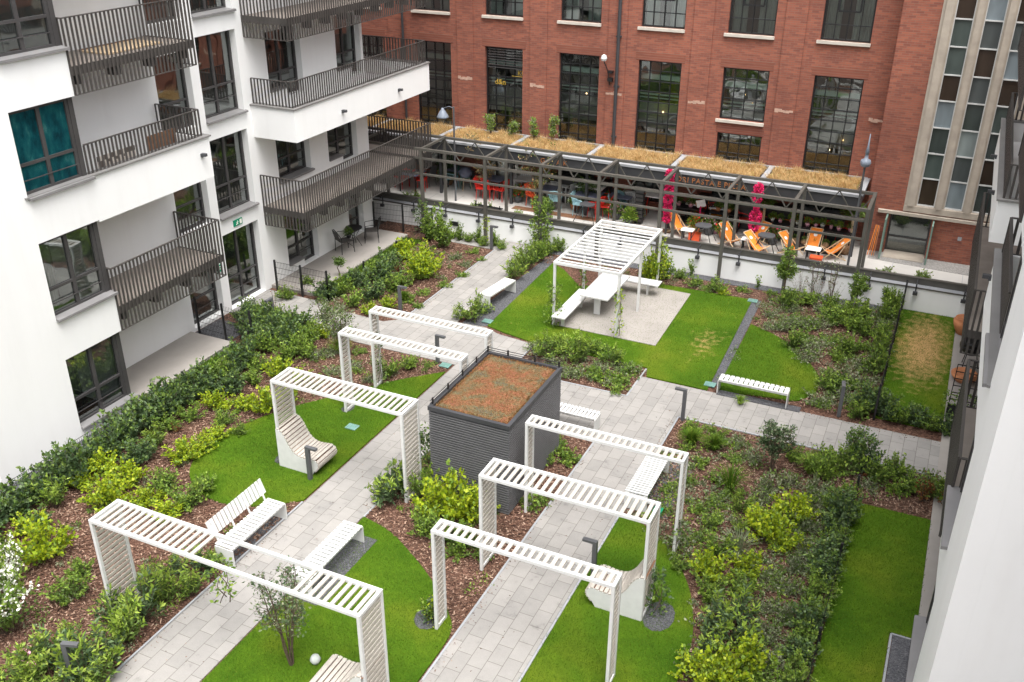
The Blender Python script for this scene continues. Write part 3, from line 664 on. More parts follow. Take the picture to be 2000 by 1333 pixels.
# ================================================================ garden wall with dark rail and lamps
gw=thing('garden_wall','low white rendered wall with grey coping and dark steel kerb between garden and terrace','wall',(-9,YW,0))
mb=MB(); mb.box(-25,8,YW,YW+.099,-.04,.80); w_=mb.build('wall','render_white',gw,loc=(9,-YW,0))
mb=MB(); mb.box(-25,8,YW-.02,YW+.16,.802,.83); mb.box(-25,8,YW+.16,YW+.24,.60,.83);mb.build('coping','coping_grey',gw,loc=(9,-YW,0))
mb=MB(); mb.box(-25,8,YW-.035,YW-.0205,.79,.835); mb.build('drip_edge','steel_brown',gw,loc=(9,-YW,0))
mb=MB(); mb.box(-25,8,YW+.24,YW+.30,.62,1.02); mb.box(-25,8,YW+.22,YW+.36,1.021,1.05); mb.build('steel_kerb','steel_brown',gw,loc=(9,-YW,0))
mb=MB(); mb.box(-.02,.02,-.05,-.02,-.02,.28); mb.box(-.02,.02,-.19,-.051,.25,.28) ; mb.box(-.07,.07,-.15,-.05,-.12,-.02)
lw=thing('wall_light','small dark lamp hanging on the garden wall','wall lamp',(-19.88,YW,.72)); mb.build('lamp_body','anthracite',lw)
mb=MB(); mb.box(-.015,.015,-.045,.24,.28,.30); mb.build('arm','anthracite',lw)
xs=[-19.88+1.405*k for k in range(16) if -19.88+1.405*k<1.4]
ords=['first','second','third','fourth','fifth','sixth','seventh','eighth','ninth','tenth','eleventh','twelfth','thirteenth','fourteenth','fifteenth','sixteenth','seventeenth','eighteenth','nineteenth','twentieth']
for i in range(20,60):
    ords.append(['twenty','thirty','forty','fifty'][i//10-2]+'-'+['first','second','third','fourth','fifth','sixth','seventh','eighth','ninth','tenth'][i%10])
for i,x in enumerate(xs):
    l=lw if i==0 else dup(lw,(x,YW,.72)); l['label']='%s small dark lamp from the left hanging on the white garden wall'%ords[i]; l['group']='lamps along the garden wall'
# vent in wall
mb=MB(); mb.box(0,.35,-.06,0,0,.16); tag(mb.build('floor_spotlight','black',None,loc=(-16.9,YW,.28)),'flat black box fixed low on the white garden wall near the far path','light')
# ================================================================ steel pergola
pg=thing('steel_pergola','long dark steel frame pergola straddling the garden wall in front of the restaurant','pergola',(-11,31.2,0))
PX=[-2.0,-4.2,-6.38,-8.58,-10.8,-13.0,-15.2,-17.85,-20.5,-22.8]; PF,PB=30.3,32.1
def bb(n,mb): return mb.build(n,'steel_brown',pg,loc=(11,-31.2,0))
for x in PX:
    bb('post',MB().box(x-.055,x+.055,PF-.055,PF+.055,-.02,3.17)); bb('post',MB().box(x-.05,x+.05,PB-.05,PB+.05,TZ,3.17))
    bb('cross_beam',MB().box(x-.05,x+.05,PF+.056,PB-.056,3.17,3.25))
bb('beam',MB().box(PX[-1]-.1,PX[0]+.055,PF-.055,PF+.055,3.171,3.26)); bb('beam',MB().box(PX[-1]-.1,PX[0]+.055,PB-.055,PB+.055,3.171,3.26))
for z in (2.87,2.27):
    for a,b in zip(PX[1:],PX[:-1]): bb('rail',MB().box(a+.056,b-.056,PF-.035,PF+.035,z-.035,z+.035))
for a,b in zip(PX[1:],PX[:-1]):
    bb('rail',MB().box(a+.051,b-.051,PB-.025,PB+.025,2.28,2.34))
    m=MB(); w4=(b-a)/4
    for k in range(4):
        p,q=(a+w4*k,a+w4*(k+1)); z0,z1=(3.17,2.34) if k%2==0 else (2.34,3.17)
        m.bar((p,PB,z0),(q,PB,z1),.035,.035)
    bb('brace',m)
# ================================================================ white trellis arches
def arch(name,label,x0,x1,y0,y1,h,gap=None,wide=False):
    t=thing(name,label,'trellis arch',((x0+x1)/2,(y0+y1)/2,.0),0,'white trellis arches over the paths')
    cx,cy=(x0+x1)/2,(y0+y1)/2; X0,X1_,Y0,Y1_=x0-cx,x1-cx,y0-cy,y1-cy; s=.06
    m=MB()
    for x in (X0,X1_-s):
        for y in (Y0,Y1_-s): MB().box(x,x+s,y,y+s,.0,h-s).build('post','white_paint',t,bevel=.004)
        m.box(x,x+s,Y0+s+.0005,Y1_-s-.0005,h-s,h); MB().box(x,x+s,Y0+s+.0005,Y1_-s-.0005,.04,.04+s).build('foot_rail','white_paint',t)
    for y in (Y0,Y1_-s): m.box(X0,X1_,y,y+s,h-s+.0005,h+.0005)
    m.build('frame','white_paint',t)
    m=MB(); n=int(round((x1-x0)/.145)); was=False
    for k in range(1,n):
        x=X0+(x1-x0)*k/n
        if gap and gap[0]<x+cx<gap[1]:
            if not was: m.build('roof_slats','slat_wood',t); m=MB(); was=True
            continue
        m.box(x-.036,x+.036,Y0+s+.001,Y1_-s-.001,h-.045,h-.018)
    m.build('roof_slats','slat_wood',t)
    for x,a in ((X0+.018,1),(X1_-.042,-1)):
        m=MB(); n=int(h/.115)
        for k in range(1,n): z=.06+(h-.1)*k/n; m.box(x,x+.024,Y0+s+.001,Y1_-s-.001,z-.034,z+.034)
        m.build('side_slats','slat_wood',t)
    return t
arch('trellis_arch','widest white trellis arch with slats missing over the left path, closest to the camera',-12.73,-7.0,9.42,10.12,2.33,(-10.35,-8.36))
arch('trellis_arch','deep white trellis arch over left path with curved lounge seat at its left foot',-13.0,-9.53,14.95,15.66,2.33)
arch('trellis_arch','narrow white trellis arch over left path, next one behind the lounge seat arch',-13.0,-9.53,17.65,18.03,2.33)
arch('trellis_arch','narrow white trellis arch farthest from the camera, at the crossing of the left path',-13.0,-9.56,19.06,19.43,2.33)
arch('trellis_arch','narrow white trellis arch over the right path beside the dark clad shed',-7.03,-3.60,15.78,16.15,2.33)
arch('trellis_arch','deep white trellis arch over right path with curved lounge seat at its right foot',-7.05,-3.61,13.65,14.32,2.33)
arch('trellis_arch','narrow white trellis arch over the right path closest to the camera',-7.05,-3.61,11.78,12.16,2.33)
# ================================================================ curved lounge seats
def lounge(label,x,y0,y1,d):
    t=thing('lounge_seat',label,'lounge seat',(x,(y0+y1)/2,.03),0,'curved lounge seats under the trellis arches'); hy=(y1-y0)/2
    ctl=[(0.0,1.02),(.10,1.0),(.22,.86),(.34,.62),(.48,.46),(.66,.40),(.84,.41),(.98,.43),(1.08,.40),(1.12,.30),(1.08,.20),(1.0,.12)]
    c=smooth(ctl,4)
    poly=c+[(.93,.0),(.0,.0)]
    for s in (-1,1):
        m=MB(); y=s*(hy-.012); n=len(poly); i=len(m.v)
        for yy in (y-.012,y+.012): m.v+=[(d*p[0],yy,p[1]) for p in poly]
        f1=tuple(range(n)); m.f+=[f1,tuple(n+k for k in reversed(range(n)))]; m.m+=[0,0]
        for k in range(n): m.f.append((k,n+k,n+(k+1)%n,(k+1)%n)); m.m.append(0)
        m.build('side_panel','white_paint',t)
    m=MB(); L_=[0]
    for a,b in zip(c,c[1:]): L_.append(L_[-1]+math.dist(a,b))
    nn=int(L_[-1]/.088)
    def pos(s_):
        for k in range(len(L_)-1):
            if L_[k+1]>=s_: f=(s_-L_[k])/(L_[k+1]-L_[k]); return (c[k][0]+(c[k+1][0]-c[k][0])*f,c[k][1]+(c[k+1][1]-c[k][1])*f)
        return c[-1]
    for k in range(nn):
        a=pos(L_[-1]*(k+.12)/nn); b=pos(L_[-1]*(k+.88)/nn); mx=((a[0]+b[0])/2,(a[1]+b[1])/2); tx=math.dist(a,b); dx,dz=(b[0]-a[0])/tx,(b[1]-a[1])/tx
        nx,nz=-dz,dx
        if nz<0 and nx*1<0: pass
        m.bar((d*(mx[0]+nx*.014),-hy-.0,mx[1]+nz*.014),(d*(mx[0]+nx*.014),hy,mx[1]+nz*.014),tx,.026,up=(d*nx,0,nz))
    m.build('seat_slats','slat_wood',t)
    m=MB()
    for a,b in zip(c,c[1:]): m.quad((d*(a[0]-.02),-hy+.03,a[1]-.03),(d*(b[0]-.02),-hy+.03,b[1]-.03),(d*(b[0]-.02),hy-.03,b[1]-.03),(d*(a[0]-.02),hy-.03,a[1]-.03))
    m.build('seat_support','brown_wood',t)
    return t
lounge('curved white lounge seat with pale slats on the left lawn',-13.0,14.93,15.68,1)
lounge('curved white lounge seat half hidden by arch posts on the right lawn',-3.62,13.62,14.35,-1)
lounge('curved white lounge seat cut by the bottom edge of the picture under the widest arch',-7.04,9.36,10.1,-1)
# ================================================================ benches
def bench(label,x,y,rz,L_,W_,slats,back=False,h=.45,group='white metal garden benches'):
    t=thing('bench',label,'bench',(x,y,.02),rz,group)
    for s in (-1,1): m=MB(); m.box(s*L_/2-(.02 if s>0 else 0),s*L_/2+(0 if s>0 else .02),-W_/2,W_/2,0,h-.045); m.build('leg','white_paint',t)
    m=MB()
    if slats:
        n=slats
        for k in range(n): a=-L_/2+L_*k/n; m.box(a+.017,a+L_/n-.017,-W_/2,W_/2,h-.022,h)
        m.box(-L_/2+.021,L_/2-.021,-W_/2+.03,-W_/2+.08,h-.08,h-.023); m.box(-L_/2+.021,L_/2-.021,W_/2-.08,W_/2-.03,h-.08,h-.023)
    else:
        for k in range(5): a=-W_/2+W_*k/5; m.box(-L_/2,L_/2,a+.004,a+W_/5-.004,h-.05,h)
    m.build('seat','white_paint',t)
    if back:
        m=MB(); n=slats
        for k in range(n):
            a=-L_/2+L_*k/n; m.bar((a+L_/n/2,W_/2+.04,h+.14),(a+L_/n/2,W_/2+.16,h+.46),L_/n-.026,.02,up=(0,1,-.3))
        m.build('backrest','white_paint',t)
        for s in (-1,-.33,.33,1): m=MB(); m.bar((s*(L_/2-.12),W_/2-.03,h-.06),(s*(L_/2-.12),W_/2+.05,h+.16),.04,.02,up=(0,1,0)); m.bar((s*(L_/2-.12),W_/2+.05,h+.16),(s*(L_/2-.12),W_/2+.18,h+.44),.04,.015,up=(0,1,0)); m.build('back_support','white_paint',t)
    return t
bench('white slatted bench with a tilted backrest on the left side of the left path',-11.80,12.45,R(90),1.75,.46,16,True)
bench('white slatted backless bench facing the backrest bench across the left path',-9.86,12.45,R(90),1.85,.46,17)
bench('white slatted bench on dark gravel by the right path beside the narrow arch',-4.84,17.75,R(90),1.70,.52,20)
bench('white slatted bench at the edge of the small lawn by the crossing path',-3.58,22.93,0,1.85,.36,14)
bench('plain white bench on the gravel strip beside the far path',-12.50,25.75,R(83),1.55,.42,0)
bench('small white bench end showing behind the dark clad shed',-7.35,19.62,0,1.2,.42,12)
# ================================================================ bollard lights
def bollard(label,x,y,rz,h=.92):
    t=thing('bollard_light',label,'bollard light',(x,y,.01),rz,'grey bollard lights along the paths')
    MB().box(-.045,.045,-.045,.045,0,h-.06).build('post','bollard_grey',t,bevel=.004)
    MB().box(-.26,.0455,-.0455,.0455,h-.059,h).build('lamp_head','bollard_grey',t,bevel=.004)
    MB().box(-.22,-.08,-.03,.03,h-.066,h-.0595).build('diffuser','petal_white',t)
for a in (('grey bollard light in front of the curved lounge seat on the left lawn',-12.02,14.79,R(180)),
          ('grey bollard light at the edge of the lawn by the right path',-4.88,14.42,0),
          ('grey bollard light beside the crossing path behind the second arch',-12.12,21.05,R(180)),
          ('grey bollard light at the corner where the right path meets the crossing path',-4.95,21.05,0),
          ('grey bollard light in the ground cover bed near the private lawn hedge',-1.35,22.98,R(-80)),
          ('grey bollard light at the front edge of the lime shrub bed',-14.85,23.55,R(180)),
          ('grey bollard light among leafy shrubs in the bottom left corner',-12.14,7.97,R(200)),
          ('grey bollard light close to the left apartment entrance',-17.9,21.1,R(90)),
          ('grey bollard light at the foot of the steel pergola post by the far path',-14.66,29.7,R(180))): bollard(*a)
for p in ((-11.85,21.0),(-4.78,23.15),(-4.95,29.2),(-12.4,17.1),(-12.05,24.1)):
    m=MB(); m.box(-.15,.15,-.12,.12,0,.02)
    for k in range(5): m.box(-.12,.12,-.1+.045*k,-.08+.045*k,.0205,.028)
    o=m.build('access_cover','teal_cover',None,loc=(*p,.035))
    tag(o,{-11.85:'teal access cover beside the crossing path bollard',-4.78:'teal access cover at the near end of the right gravel strip',-4.95:'teal access cover at the far end of the right gravel strip',-12.4:'teal grate in the left lawn behind the lounge seat',-12.05:'teal access cover at the near end of the far path gravel'}[p[0]],'access cover')
m=MB(); m.box(-.1,.1,-.1,.1,0,.10); tag(m.build('access_cover','sign_green',None,loc=(-4.35,17.02,.01)),'small green box beside the bench on dark gravel','access cover')
# ================================================================ dark clad shed with sedum roof
sh=thing('utility_shed','dark grey shed clad in horizontal ribs with an orange sedum roof','shed',(-8.25,16.97,0))
hx,hy,SH=.965,1.44,2.31
MB().box(-hx+.03,hx-.03,-hy+.03,hy-.03,0,SH-.12).build('body','black',sh)
m=MB(); n=35
for k in range(n):
    z=.03+(SH-.14)*k/n; dz=(SH-.14)/n*.52
    m.box(-hx,hx,-hy,-hy+.029,z,z+dz); m.box(-hx,hx,hy-.029,hy,z,z+dz); m.box(-hx,-hx+.029,-hy+.0295,hy-.0295,z,z+dz); m.box(hx-.029,hx,-hy+.0295,hy-.0295,z,z+dz)
plain('cladding',(.12,.12,.125),.45,var=.08,scale=3)
m.build('cladding','cladding',sh)
m=MB(); t=.07
m.box(-hx-.015,hx+.015,-hy-.015,-hy+t,SH-.1,SH); m.box(-hx-.015,hx+.015,hy-t,hy+.015,SH-.1,SH); m.box(-hx-.015,-hx+t,-hy+t+.0005,hy-t-.0005,SH-.1,SH); m.box(hx-t,hx+.015,-hy+t+.0005,hy-t-.0005,SH-.1,SH)
m.build('roof_edge','anthracite',sh)
m=MB()
for z in (SH+.06,SH+.12):
    m.tube([(-hx+.03,-hy+.03,z),(-hx+.03,hy-.03,z)],.009,5); m.tube([(-hx+.03,hy-.03,z),(hx-.03,hy-.03,z)],.009,5)
for y in (-1.3,-.6,.1,.8,hy-.03): m.box(-hx+.02,-hx+.045,y-.02,y+.02,SH-.02,SH+.15)
for x in (-.4,.3,hx-.05): m.box(x-.02,x+.02,hy-.045,hy-.02,SH-.02,SH+.15)
m.build('roof_rail','black',sh)
m=MB(); nx,ny=60,90
for j in range(ny+1):
    for i in range(nx+1):
        x=-hx+t+(2*hx-2*t)*i/nx; y=-hy+t+(2*hy-2*t)*j/ny; e=min(x+hx-t,hx-t-x,y+hy-t,hy-t-y)
        m.v.append((x,y,SH-.07+min(1,e/.12)*(.03+.025*random.random())))
for j in range(ny):
    for i in range(nx): a=j*(nx+1)+i; m.f.append((a,a+1,a+nx+2,a+nx+1)); m.m.append(0)
m.build('sedum_roof','sedum',sh,smooth=True)
# ================================================================ white garden pergola with built-in table and benches
wp=thing('white_pergola','white metal pergola with open slat roof over a table and benches on the patio','pergola',(-9.1,26.8,.05),0)
HX,HY,WH=1.02,2.02,2.07
for x in (-HX,HX):
    for y in (-HY,.5 if x<0 else 0.0,HY): MB().box(x-.035,x+.035,y-.035,y+.035,0,WH-.07).build('post','white_paint',wp,bevel=.003)
m=MB()
for x in (-HX,HX): m.box(x-.04,x+.04,-HY-.04,HY+.04,WH-.0695,WH+.01)
for y in (-HY,HY): m.box(-HX+.0405,HX-.0405,y-.04,y+.04,WH-.0695,WH+.01)
m.build('roof_frame','white_paint',wp)
m=MB()
for k in range(1,15):
    y=-HY+2*HY*k/15; m.box(-HX+.041,HX-.041,y-.035,y+.035,WH-.055,WH-.03)
m.build('roof_slats','white_paint',wp)
tb=thing('picnic_table','long white slatted table under the white pergola','table',(-9.17,26.75,.05))
m=MB()
for k in range(7): a=-.46+.92*k/7; m.box(a+.004,a+.92/7-.004,-1.05,1.05,.66,.70)
m.build('tabletop','white_paint',tb)
for y in (-.7,.7): MB().box(-.10,.10,y-.03,y+.03,0,.659).build('leg','white_paint',tb)
def tbench(label,x,y,L_,rz):
    t_=thing('bench',label,'bench',(x,y,.05),rz,'white benches at the picnic table')
    m=MB()
    for k in range(4): a=-.22+.44*k/4; m.box(-L_/2,L_/2,a+.003,a+.107,.41,.45)
    m.build('seat','white_paint',t_)
    for s in (-1,1): MB().box(s*(L_/2-.4)-.03,s*(L_/2-.4)+.03,-.05,.05,0,.409).build('leg','white_paint',t_)
tbench('white bench along the left side of the table under the white pergola',-9.82,25.55,2.3,R(90)); tbench('white bench across the far end of the table under the white pergola',-8.75,28.2,1.9,R(0))
# ================================================================ fences
def fence(label,a,b,h=1.0,posts=None,z=0,name='wire_fence'):
    A=Vector((*a,z));B=Vector((*b,z)); t=thing(name,label,'fence',tuple(A)); D=B-A; Ln=D.length; d=D.normalized()
    n=posts or max(1,int(round(Ln/2.4)))
    for k in range(n+1): p=D*k/n; MB().box(p.x-.025,p.x+.025,p.y-.025,p.y+.025,0,h+.06).build('post','black',t)
    m=MB(); k=0; s=.06
    while k*s<Ln: p=d*(k*s); m.bar((p.x,p.y,.05),(p.x,p.y,h),.006); k+=1
    for zz in [.05+i*.2 for i in range(int(h/.2)+1)]: m.bar((0,0,zz),(D.x,D.y,zz),.008)
    m.build('mesh','black',t)
fence('black wire fence between ground cover bed and the dry private lawn',(-.50,23.2),(-.50,30.6),1.0)
fence('black wire fence half buried in the hedge beside the lower right private lawn',(-.48,9),(-.48,19.5),.55)
fence('black wire fence closing the near side of the far left patio',(-19.4,23.25),(-17.35,23.22),1.05,2)
fence('black wire fence at the far end of the far left patio by the garden wall',(-19.7,29.7),(-17.3,30.0),1.05,2)
fence('black wire fence behind the long left hedge',(-17.36,8.5),(-17.36,19.3),.66)
fence('black wire fence closing the far end of the near left patio',(-19.5,19.6),(-17.4,19.5),1.2,2)
fence('low black wire fence behind the shrubs of the far left patio lawn',(-17.35,23.22),(-17.35,29.6),.6)
# ================================================================ left patio furniture
def patio_chair(label,x,y,rz):
    t=thing('patio_chair',label,'chair',(x,y,.10),rz,'dark patio chairs')
    m=MB()
    for s in (-1,1):
        m.tube([(-.24,s*.27,0),(-.22,s*.27,.62),(-.1,s*.27,.70),(.22,s*.26,.66),(.27,s*.25,0)],.014,6)
    m.tube([(-.22,-.27,.60),(-.34,-.18,.84),(-.38,0,.92),(-.34,.18,.84),(-.22,.27,.60)],.014,6); m.tube([(.2,-.26,.25),(.2,.26,.25)],.01,5); m.build('frame','black',t)
    m=MB(); m.prism([(-.2,-.23),(.24,-.22),(.24,.22),(-.2,.23)],.42,.44); m.build('seat','rail_metal',t)
    m=MB(); m.bar((-.24,-.12,.45),(-.345,-.12,.84),.2,.012,up=(1,0,.3)); m.bar((-.24,.12,.45),(-.345,.12,.84),.2,.012,up=(1,0,.3)); m.build('backrest','rail_metal',t)
patio_chair('dark patio chair with a potted plant beside it against the left building',-19.25,27.0,R(60)); patio_chair('dark patio chair with rounded back at the far side of the bistro table',-18.95,28.35,R(215))
t=thing('bistro_table','small round black patio table between the two patio chairs','table',(-19.25,27.65,.10))
MB().lathe([(0,.69),(.31,.69),(.31,.71),(0,.71)],24).build('tabletop','black',t)
for k in range(4): a=k*math.pi/2+.4; MB().tube([(.26*math.cos(a),.26*math.sin(a),0),(.05*math.cos(a),.05*math.sin(a),.36),(.24*math.cos(a),.24*math.sin(a),.69)],.011,5).build('leg','black',t)
# ================================================================ things on the left balconies
t=thing('rug','brown and cream patterned rug hanging folded on the second floor balcony','rug',(-18.55,17.55,6.9-.72)); MB().box(-.02,.02,-1.3,-.1,-.30,.28).build('folded_half','rug',t); MB().box(.03,.05,-1.1,-.3,-.30,.10).build('folded_half','rug',t)
t=thing('folding_screen','reddish wooden folded table leaning on the second floor balcony','folding table',(-18.75,18.6,5.9-.03)); MB().box(-.02,.02,-.5,.5,.02,.62).build('tabletop','brown_wood',t); 
for y in (-.4,.4): MB().box(.025,.06,y-.02,y+.02,0,.6).build('leg','brown_wood',t)
t=thing('wooden_board','light wooden board lying on the third floor slatted balcony floor','board',(-18.9,18.0,8.71)); MB().box(-.5,.4,-.9,.9,0,.03).build('panel','pale_wood',t); MB().box(-.52,-.5,-.9,.9,0,.05).build('edge_strip','brown_wood',t)
# ================================================================ right side patio things
def pot(name,label,x,y,z,r,h,mat='terracotta',group=None):
    t=thing(name,label,'plant pot',(x,y,z),0,group); MB().lathe([(r*.62,0),(r*.95,h*.55),(r,h*.85),(r*.8,h*.93),(r*.88,h),(r*.80,h),(r*.74,h*.9),(0,h*.9)],20).build('pot',mat,t,smooth=True); return t
pot('plant_pot','large round terracotta pot at the edge of the dry private lawn',1.35,29.6,.03,.34,.5); pot('plant_pot','shallow terracotta bowl with soil in front of the kettle barbecue',1.5,26.4,.03,.36,.26)
t=thing('barbecue','black kettle barbecue with grey lid on the right patio pavement','barbecue',(1.55,27.3,.03))
MB().lathe([(0,.42),(.2,.45),(.30,.58),(.32,.68),(.31,.70)],18).build('bowl','black',t,smooth=True); MB().lathe([(.32,.71),(.29,.84),(.18,.93),(0,.96)],18).build('lid','black',t,smooth=True); MB().box(-.14,.1,-.1,.1,.975,1.0).build('handle','coping_grey',t)
for k in range(3): a=k*2.1; MB().tube([(.16*math.cos(a),.16*math.sin(a),.5),(.28*math.cos(a),.28*math.sin(a),0)],.013,5).build('leg','black',t)
MB().box(.35,.8,-.2,.2,.62,.66).build('side_shelf','black',t)
t=thing('plant_trellis','black square grid trellis frame on the right patio behind the hedge','trellis',(1.45,24.2,.03)); m=MB()
for k in range(4): m.bar((-.28+.2*k,0,0),(-.28+.2*k,0,1.5),.02)
for k in range(8): m.bar((-.28,0,.1+.2*k),(.32,0,.1+.2*k),.02)
m.build('grid','black',t); MB().box(-.3,.34,-.12,.12,0,.3).build('planter','black',t)
for y in (25.2,23.9): 
    pass
# ================================================================ terrace lamps
def street_lamp(label,x,y,h,mode):
    t=thing('street_lamp',label,'street lamp',(x,y,TZ if y>YW+.3 else 0),0,'lamps on the restaurant terrace')
    MB().tube([(0,0,0),(0,0,h*.35),(0,0,h)],[.042,.038,.034],10).build('pole','bollard_grey',t)
    if mode=='top':
        MB().lathe([(.04,h-.12),(.13,h-.08),(.17,h+.02),(.15,h+.12),(.06,h+.17),(.05,h+.34),(.07,h+.35),(.03,h+.55),(.015,h+.95),(0,h+.96)],18).build('lamp_head','lamp_grey',t,smooth=True)
    else:
        MB().tube([(0,0,h-.05),(-.2,0,h),(-.48,0,h-.12)],.012,6).build('arm','lamp_grey',t)
        MB().lathe([(.24,-.36),(.22,-.30),(.12,-.12),(.06,-.05),(.05,0),(0,.01)],18,(-.48,0,h-.1)).build('lamp_head','lamp_grey',t,smooth=True)
street_lamp('grey street lamp with pointed ball head at the right end of the steel pergola',-2.45,31.96,3.6,'top')
street_lamp('grey street lamp with hanging bell shade rising behind the left end of the pergola',-17.6,32.45,3.75,'bell')
# ================================================================ restaurant terrace furniture
def T(px,py): v=at(px,py,TZ); return (v.x,min(v.y,34.2),TZ)
def cafe_chair(label,mat,loc,rz,src=None):
    t=thing('cafe_chair',label,'chair',loc,rz,'coloured cafe chairs on the terrace')
    for sx,sy in ((-1,-1),(-1,1),(1,-1),(1,1)): MB().tube([(sx*.21,sy*.22,0),(sx*.18,sy*.19,.44)],.014,5).build('leg',mat,t)
    MB().box(-.22,.22,-.23,.23,.44,.47).build('seat',mat,t)
    m=MB()
    for k in range(6): y=-.2+.08*k; m.bar((-.2,y,.47),(-.30,y,.84),.055,.014,up=(1,0,.2))
    m.tube([(-.30,-.25,.85),(-.31,0,.88),(-.30,.25,.85)],.018,6)
    for s in (-1,1): m.tube([(-.27,s*.25,.72),(-.02,s*.27,.68),(.17,s*.26,.64),(.19,s*.23,.45)],.016,5)
    m.build('backrest',mat,t); return t
def cafe_table(label,top,loc,w_=.75,d=.75,h=.72,cat='table',group='cafe tables on the terrace'):
    t=thing('cafe_table',label,cat,loc,0,group); MB().box(-w_/2,w_/2,-d/2,d/2,h,h+.03).build('tabletop',top,t,bevel=.01)
    for sx in (-1,1):
        for sy in (-1,1): MB().box(sx*(w_/2-.06)-.02,sx*(w_/2-.06)+.02,sy*(d/2-.06)-.02,sy*(d/2-.06)+.02,0,h).build('leg','black' if top!='white_paint' else top,t)
    return t
CC=[('bright red cafe chair at the dark table on the far left of the terrace','red_plastic',(823,371),.3),('red cafe chair behind the slatted balcony corner at the left end of the terrace','red_plastic',(786,366),2.9),
('teal green cafe chair under the canopy at the left end','green_plastic',(812,338),-1.2),('red cafe chair left of the second dark table, seen behind a pergola post','red_plastic',(943,388),.1),('red cafe chair between posts at the second dark table','red_plastic',(957,388),1.2),
('red cafe chair right of the second dark table','red_plastic',(978,391),3.0),('orange red cafe chair standing close behind the ivy covered post','red_orange',(1042,403),-.5),('light blue cafe chair right of the ivy covered post','lightblue_plastic',(1084,412),1.9),
('light blue cafe chair left of the third dark table','lightblue_plastic',(1132,420),0),('red cafe chair right of the third dark table, left one of a pair','red_plastic',(1162,425),2.8),('red cafe chair right of the third dark table, right one of a pair','red_plastic',(1180,424),3.3),
('light blue cafe chair further right beyond the third dark table','lightblue_plastic',(1202,424),.3),('pale blue cafe chair in front of the lattice planter post','lightblue_plastic',(1222,412),1.0),
('white cafe chair in front of the first white table','white_paint',(1106,382),1.5),('white cafe chair at the right side of the second white table','white_paint',(1128,385),2.6),('orange red cafe chair under the canopy left of the first flower column','red_orange',(1217,379),.6),
('red cafe chair under the canopy beside the first flower column','red_plastic',(1283,385),2.2),('orange red cafe chair beside the long herb table, left one','red_orange',(1512,425),.8),('red cafe chair standing behind the herb pots, middle one','red_plastic',(1543,425),-.9),
('red cafe chair behind the herb pots near the right palm','red_plastic',(1618,430),2.0),('dark red cafe chair beside the palm at the right end','red_plastic',(1663,440),2.5),('red cafe chair behind the second flower column','red_plastic',(1466,430),.2)]
for l,mt,p,rz in CC: cafe_chair(l,mt,T(*p),rz)
for l,mt,p,w_,d in (('dark square cafe table on the far left of the terrace','slate_blue',(806,371),.85,.85),('dark cafe table between the red chairs behind the pergola posts','slate_blue',(968,383),.8,.8),('dark tall cafe table beside the light blue chair and ivy post','slate_blue',(1070,403),.75,.75),
  ('dark cafe table between light blue and red chairs','slate_blue',(1150,414),1.0,.8),('dark cafe table right of the light blue chairs','slate_blue',(1212,418),.9,.8),('first white cafe table near the middle of the terrace','white_paint',(1052,368),.9,.8),('second white cafe table near the middle of the terrace','white_paint',(1116,376),.9,.8)):
    cafe_table(l,mt,T(*p),w_,d)
for l,p,w_,h in (('table with a white cloth under the canopy by the counter','x',0,0),):
    t=cafe_table(l,'white_cloth',(-12.4,33.9,TZ),1.1,.7,.9)
t=cafe_table('second table with a white cloth under the canopy left of the flower column','white_cloth',(-9.9,33.9,TZ),1.0,.6,.9)

for l,mt,q_,rz in (('grey cafe chair at the left dark table near the balcony corner','bollard_grey',(838,362),3),('white cafe chair behind the first white table','white_paint',(1062,356),-1.5),('white cafe chair behind the second white table','white_paint',(1128,362),-1.5),('white cafe chair in front of the third white table','white_paint',(1255,398),1.5),('black cafe chair left of the menu stand','black',(1352,415),1),('black cafe chair right of the menu stand','black',(1398,418),2),('orange cafe chair between herb table and palm','orange_cloth',(1560,425),2.4),('red cafe chair at the far right behind the tray','red_orange',(1600,440),1.2),('teal green cafe chair next to the grill','green_plastic',(945,345),.4)):
    cafe_chair(l,mt,T(*q_),rz)
# people: a small figure is not certain in the photo, none built
# grill seen as a blue-grey bowl on thin legs
t=thing('kettle_grill','blue grey bowl shaped grill on thin legs under the left part of the canopy','grill',(-17.9,33.9,TZ))
MB().lathe([(0,.95),(.15,.93),(.26,.82),(.28,.70),(.2,.55),(0,.5)],18).build('bowl','slate_blue',t,smooth=True)
for k in range(3): a=k*2.1+.5; MB().tube([(.12*math.cos(a),.12*math.sin(a),.58),(.26*math.cos(a),.26*math.sin(a),0)],.014,5).build('leg','pale_wood',t)
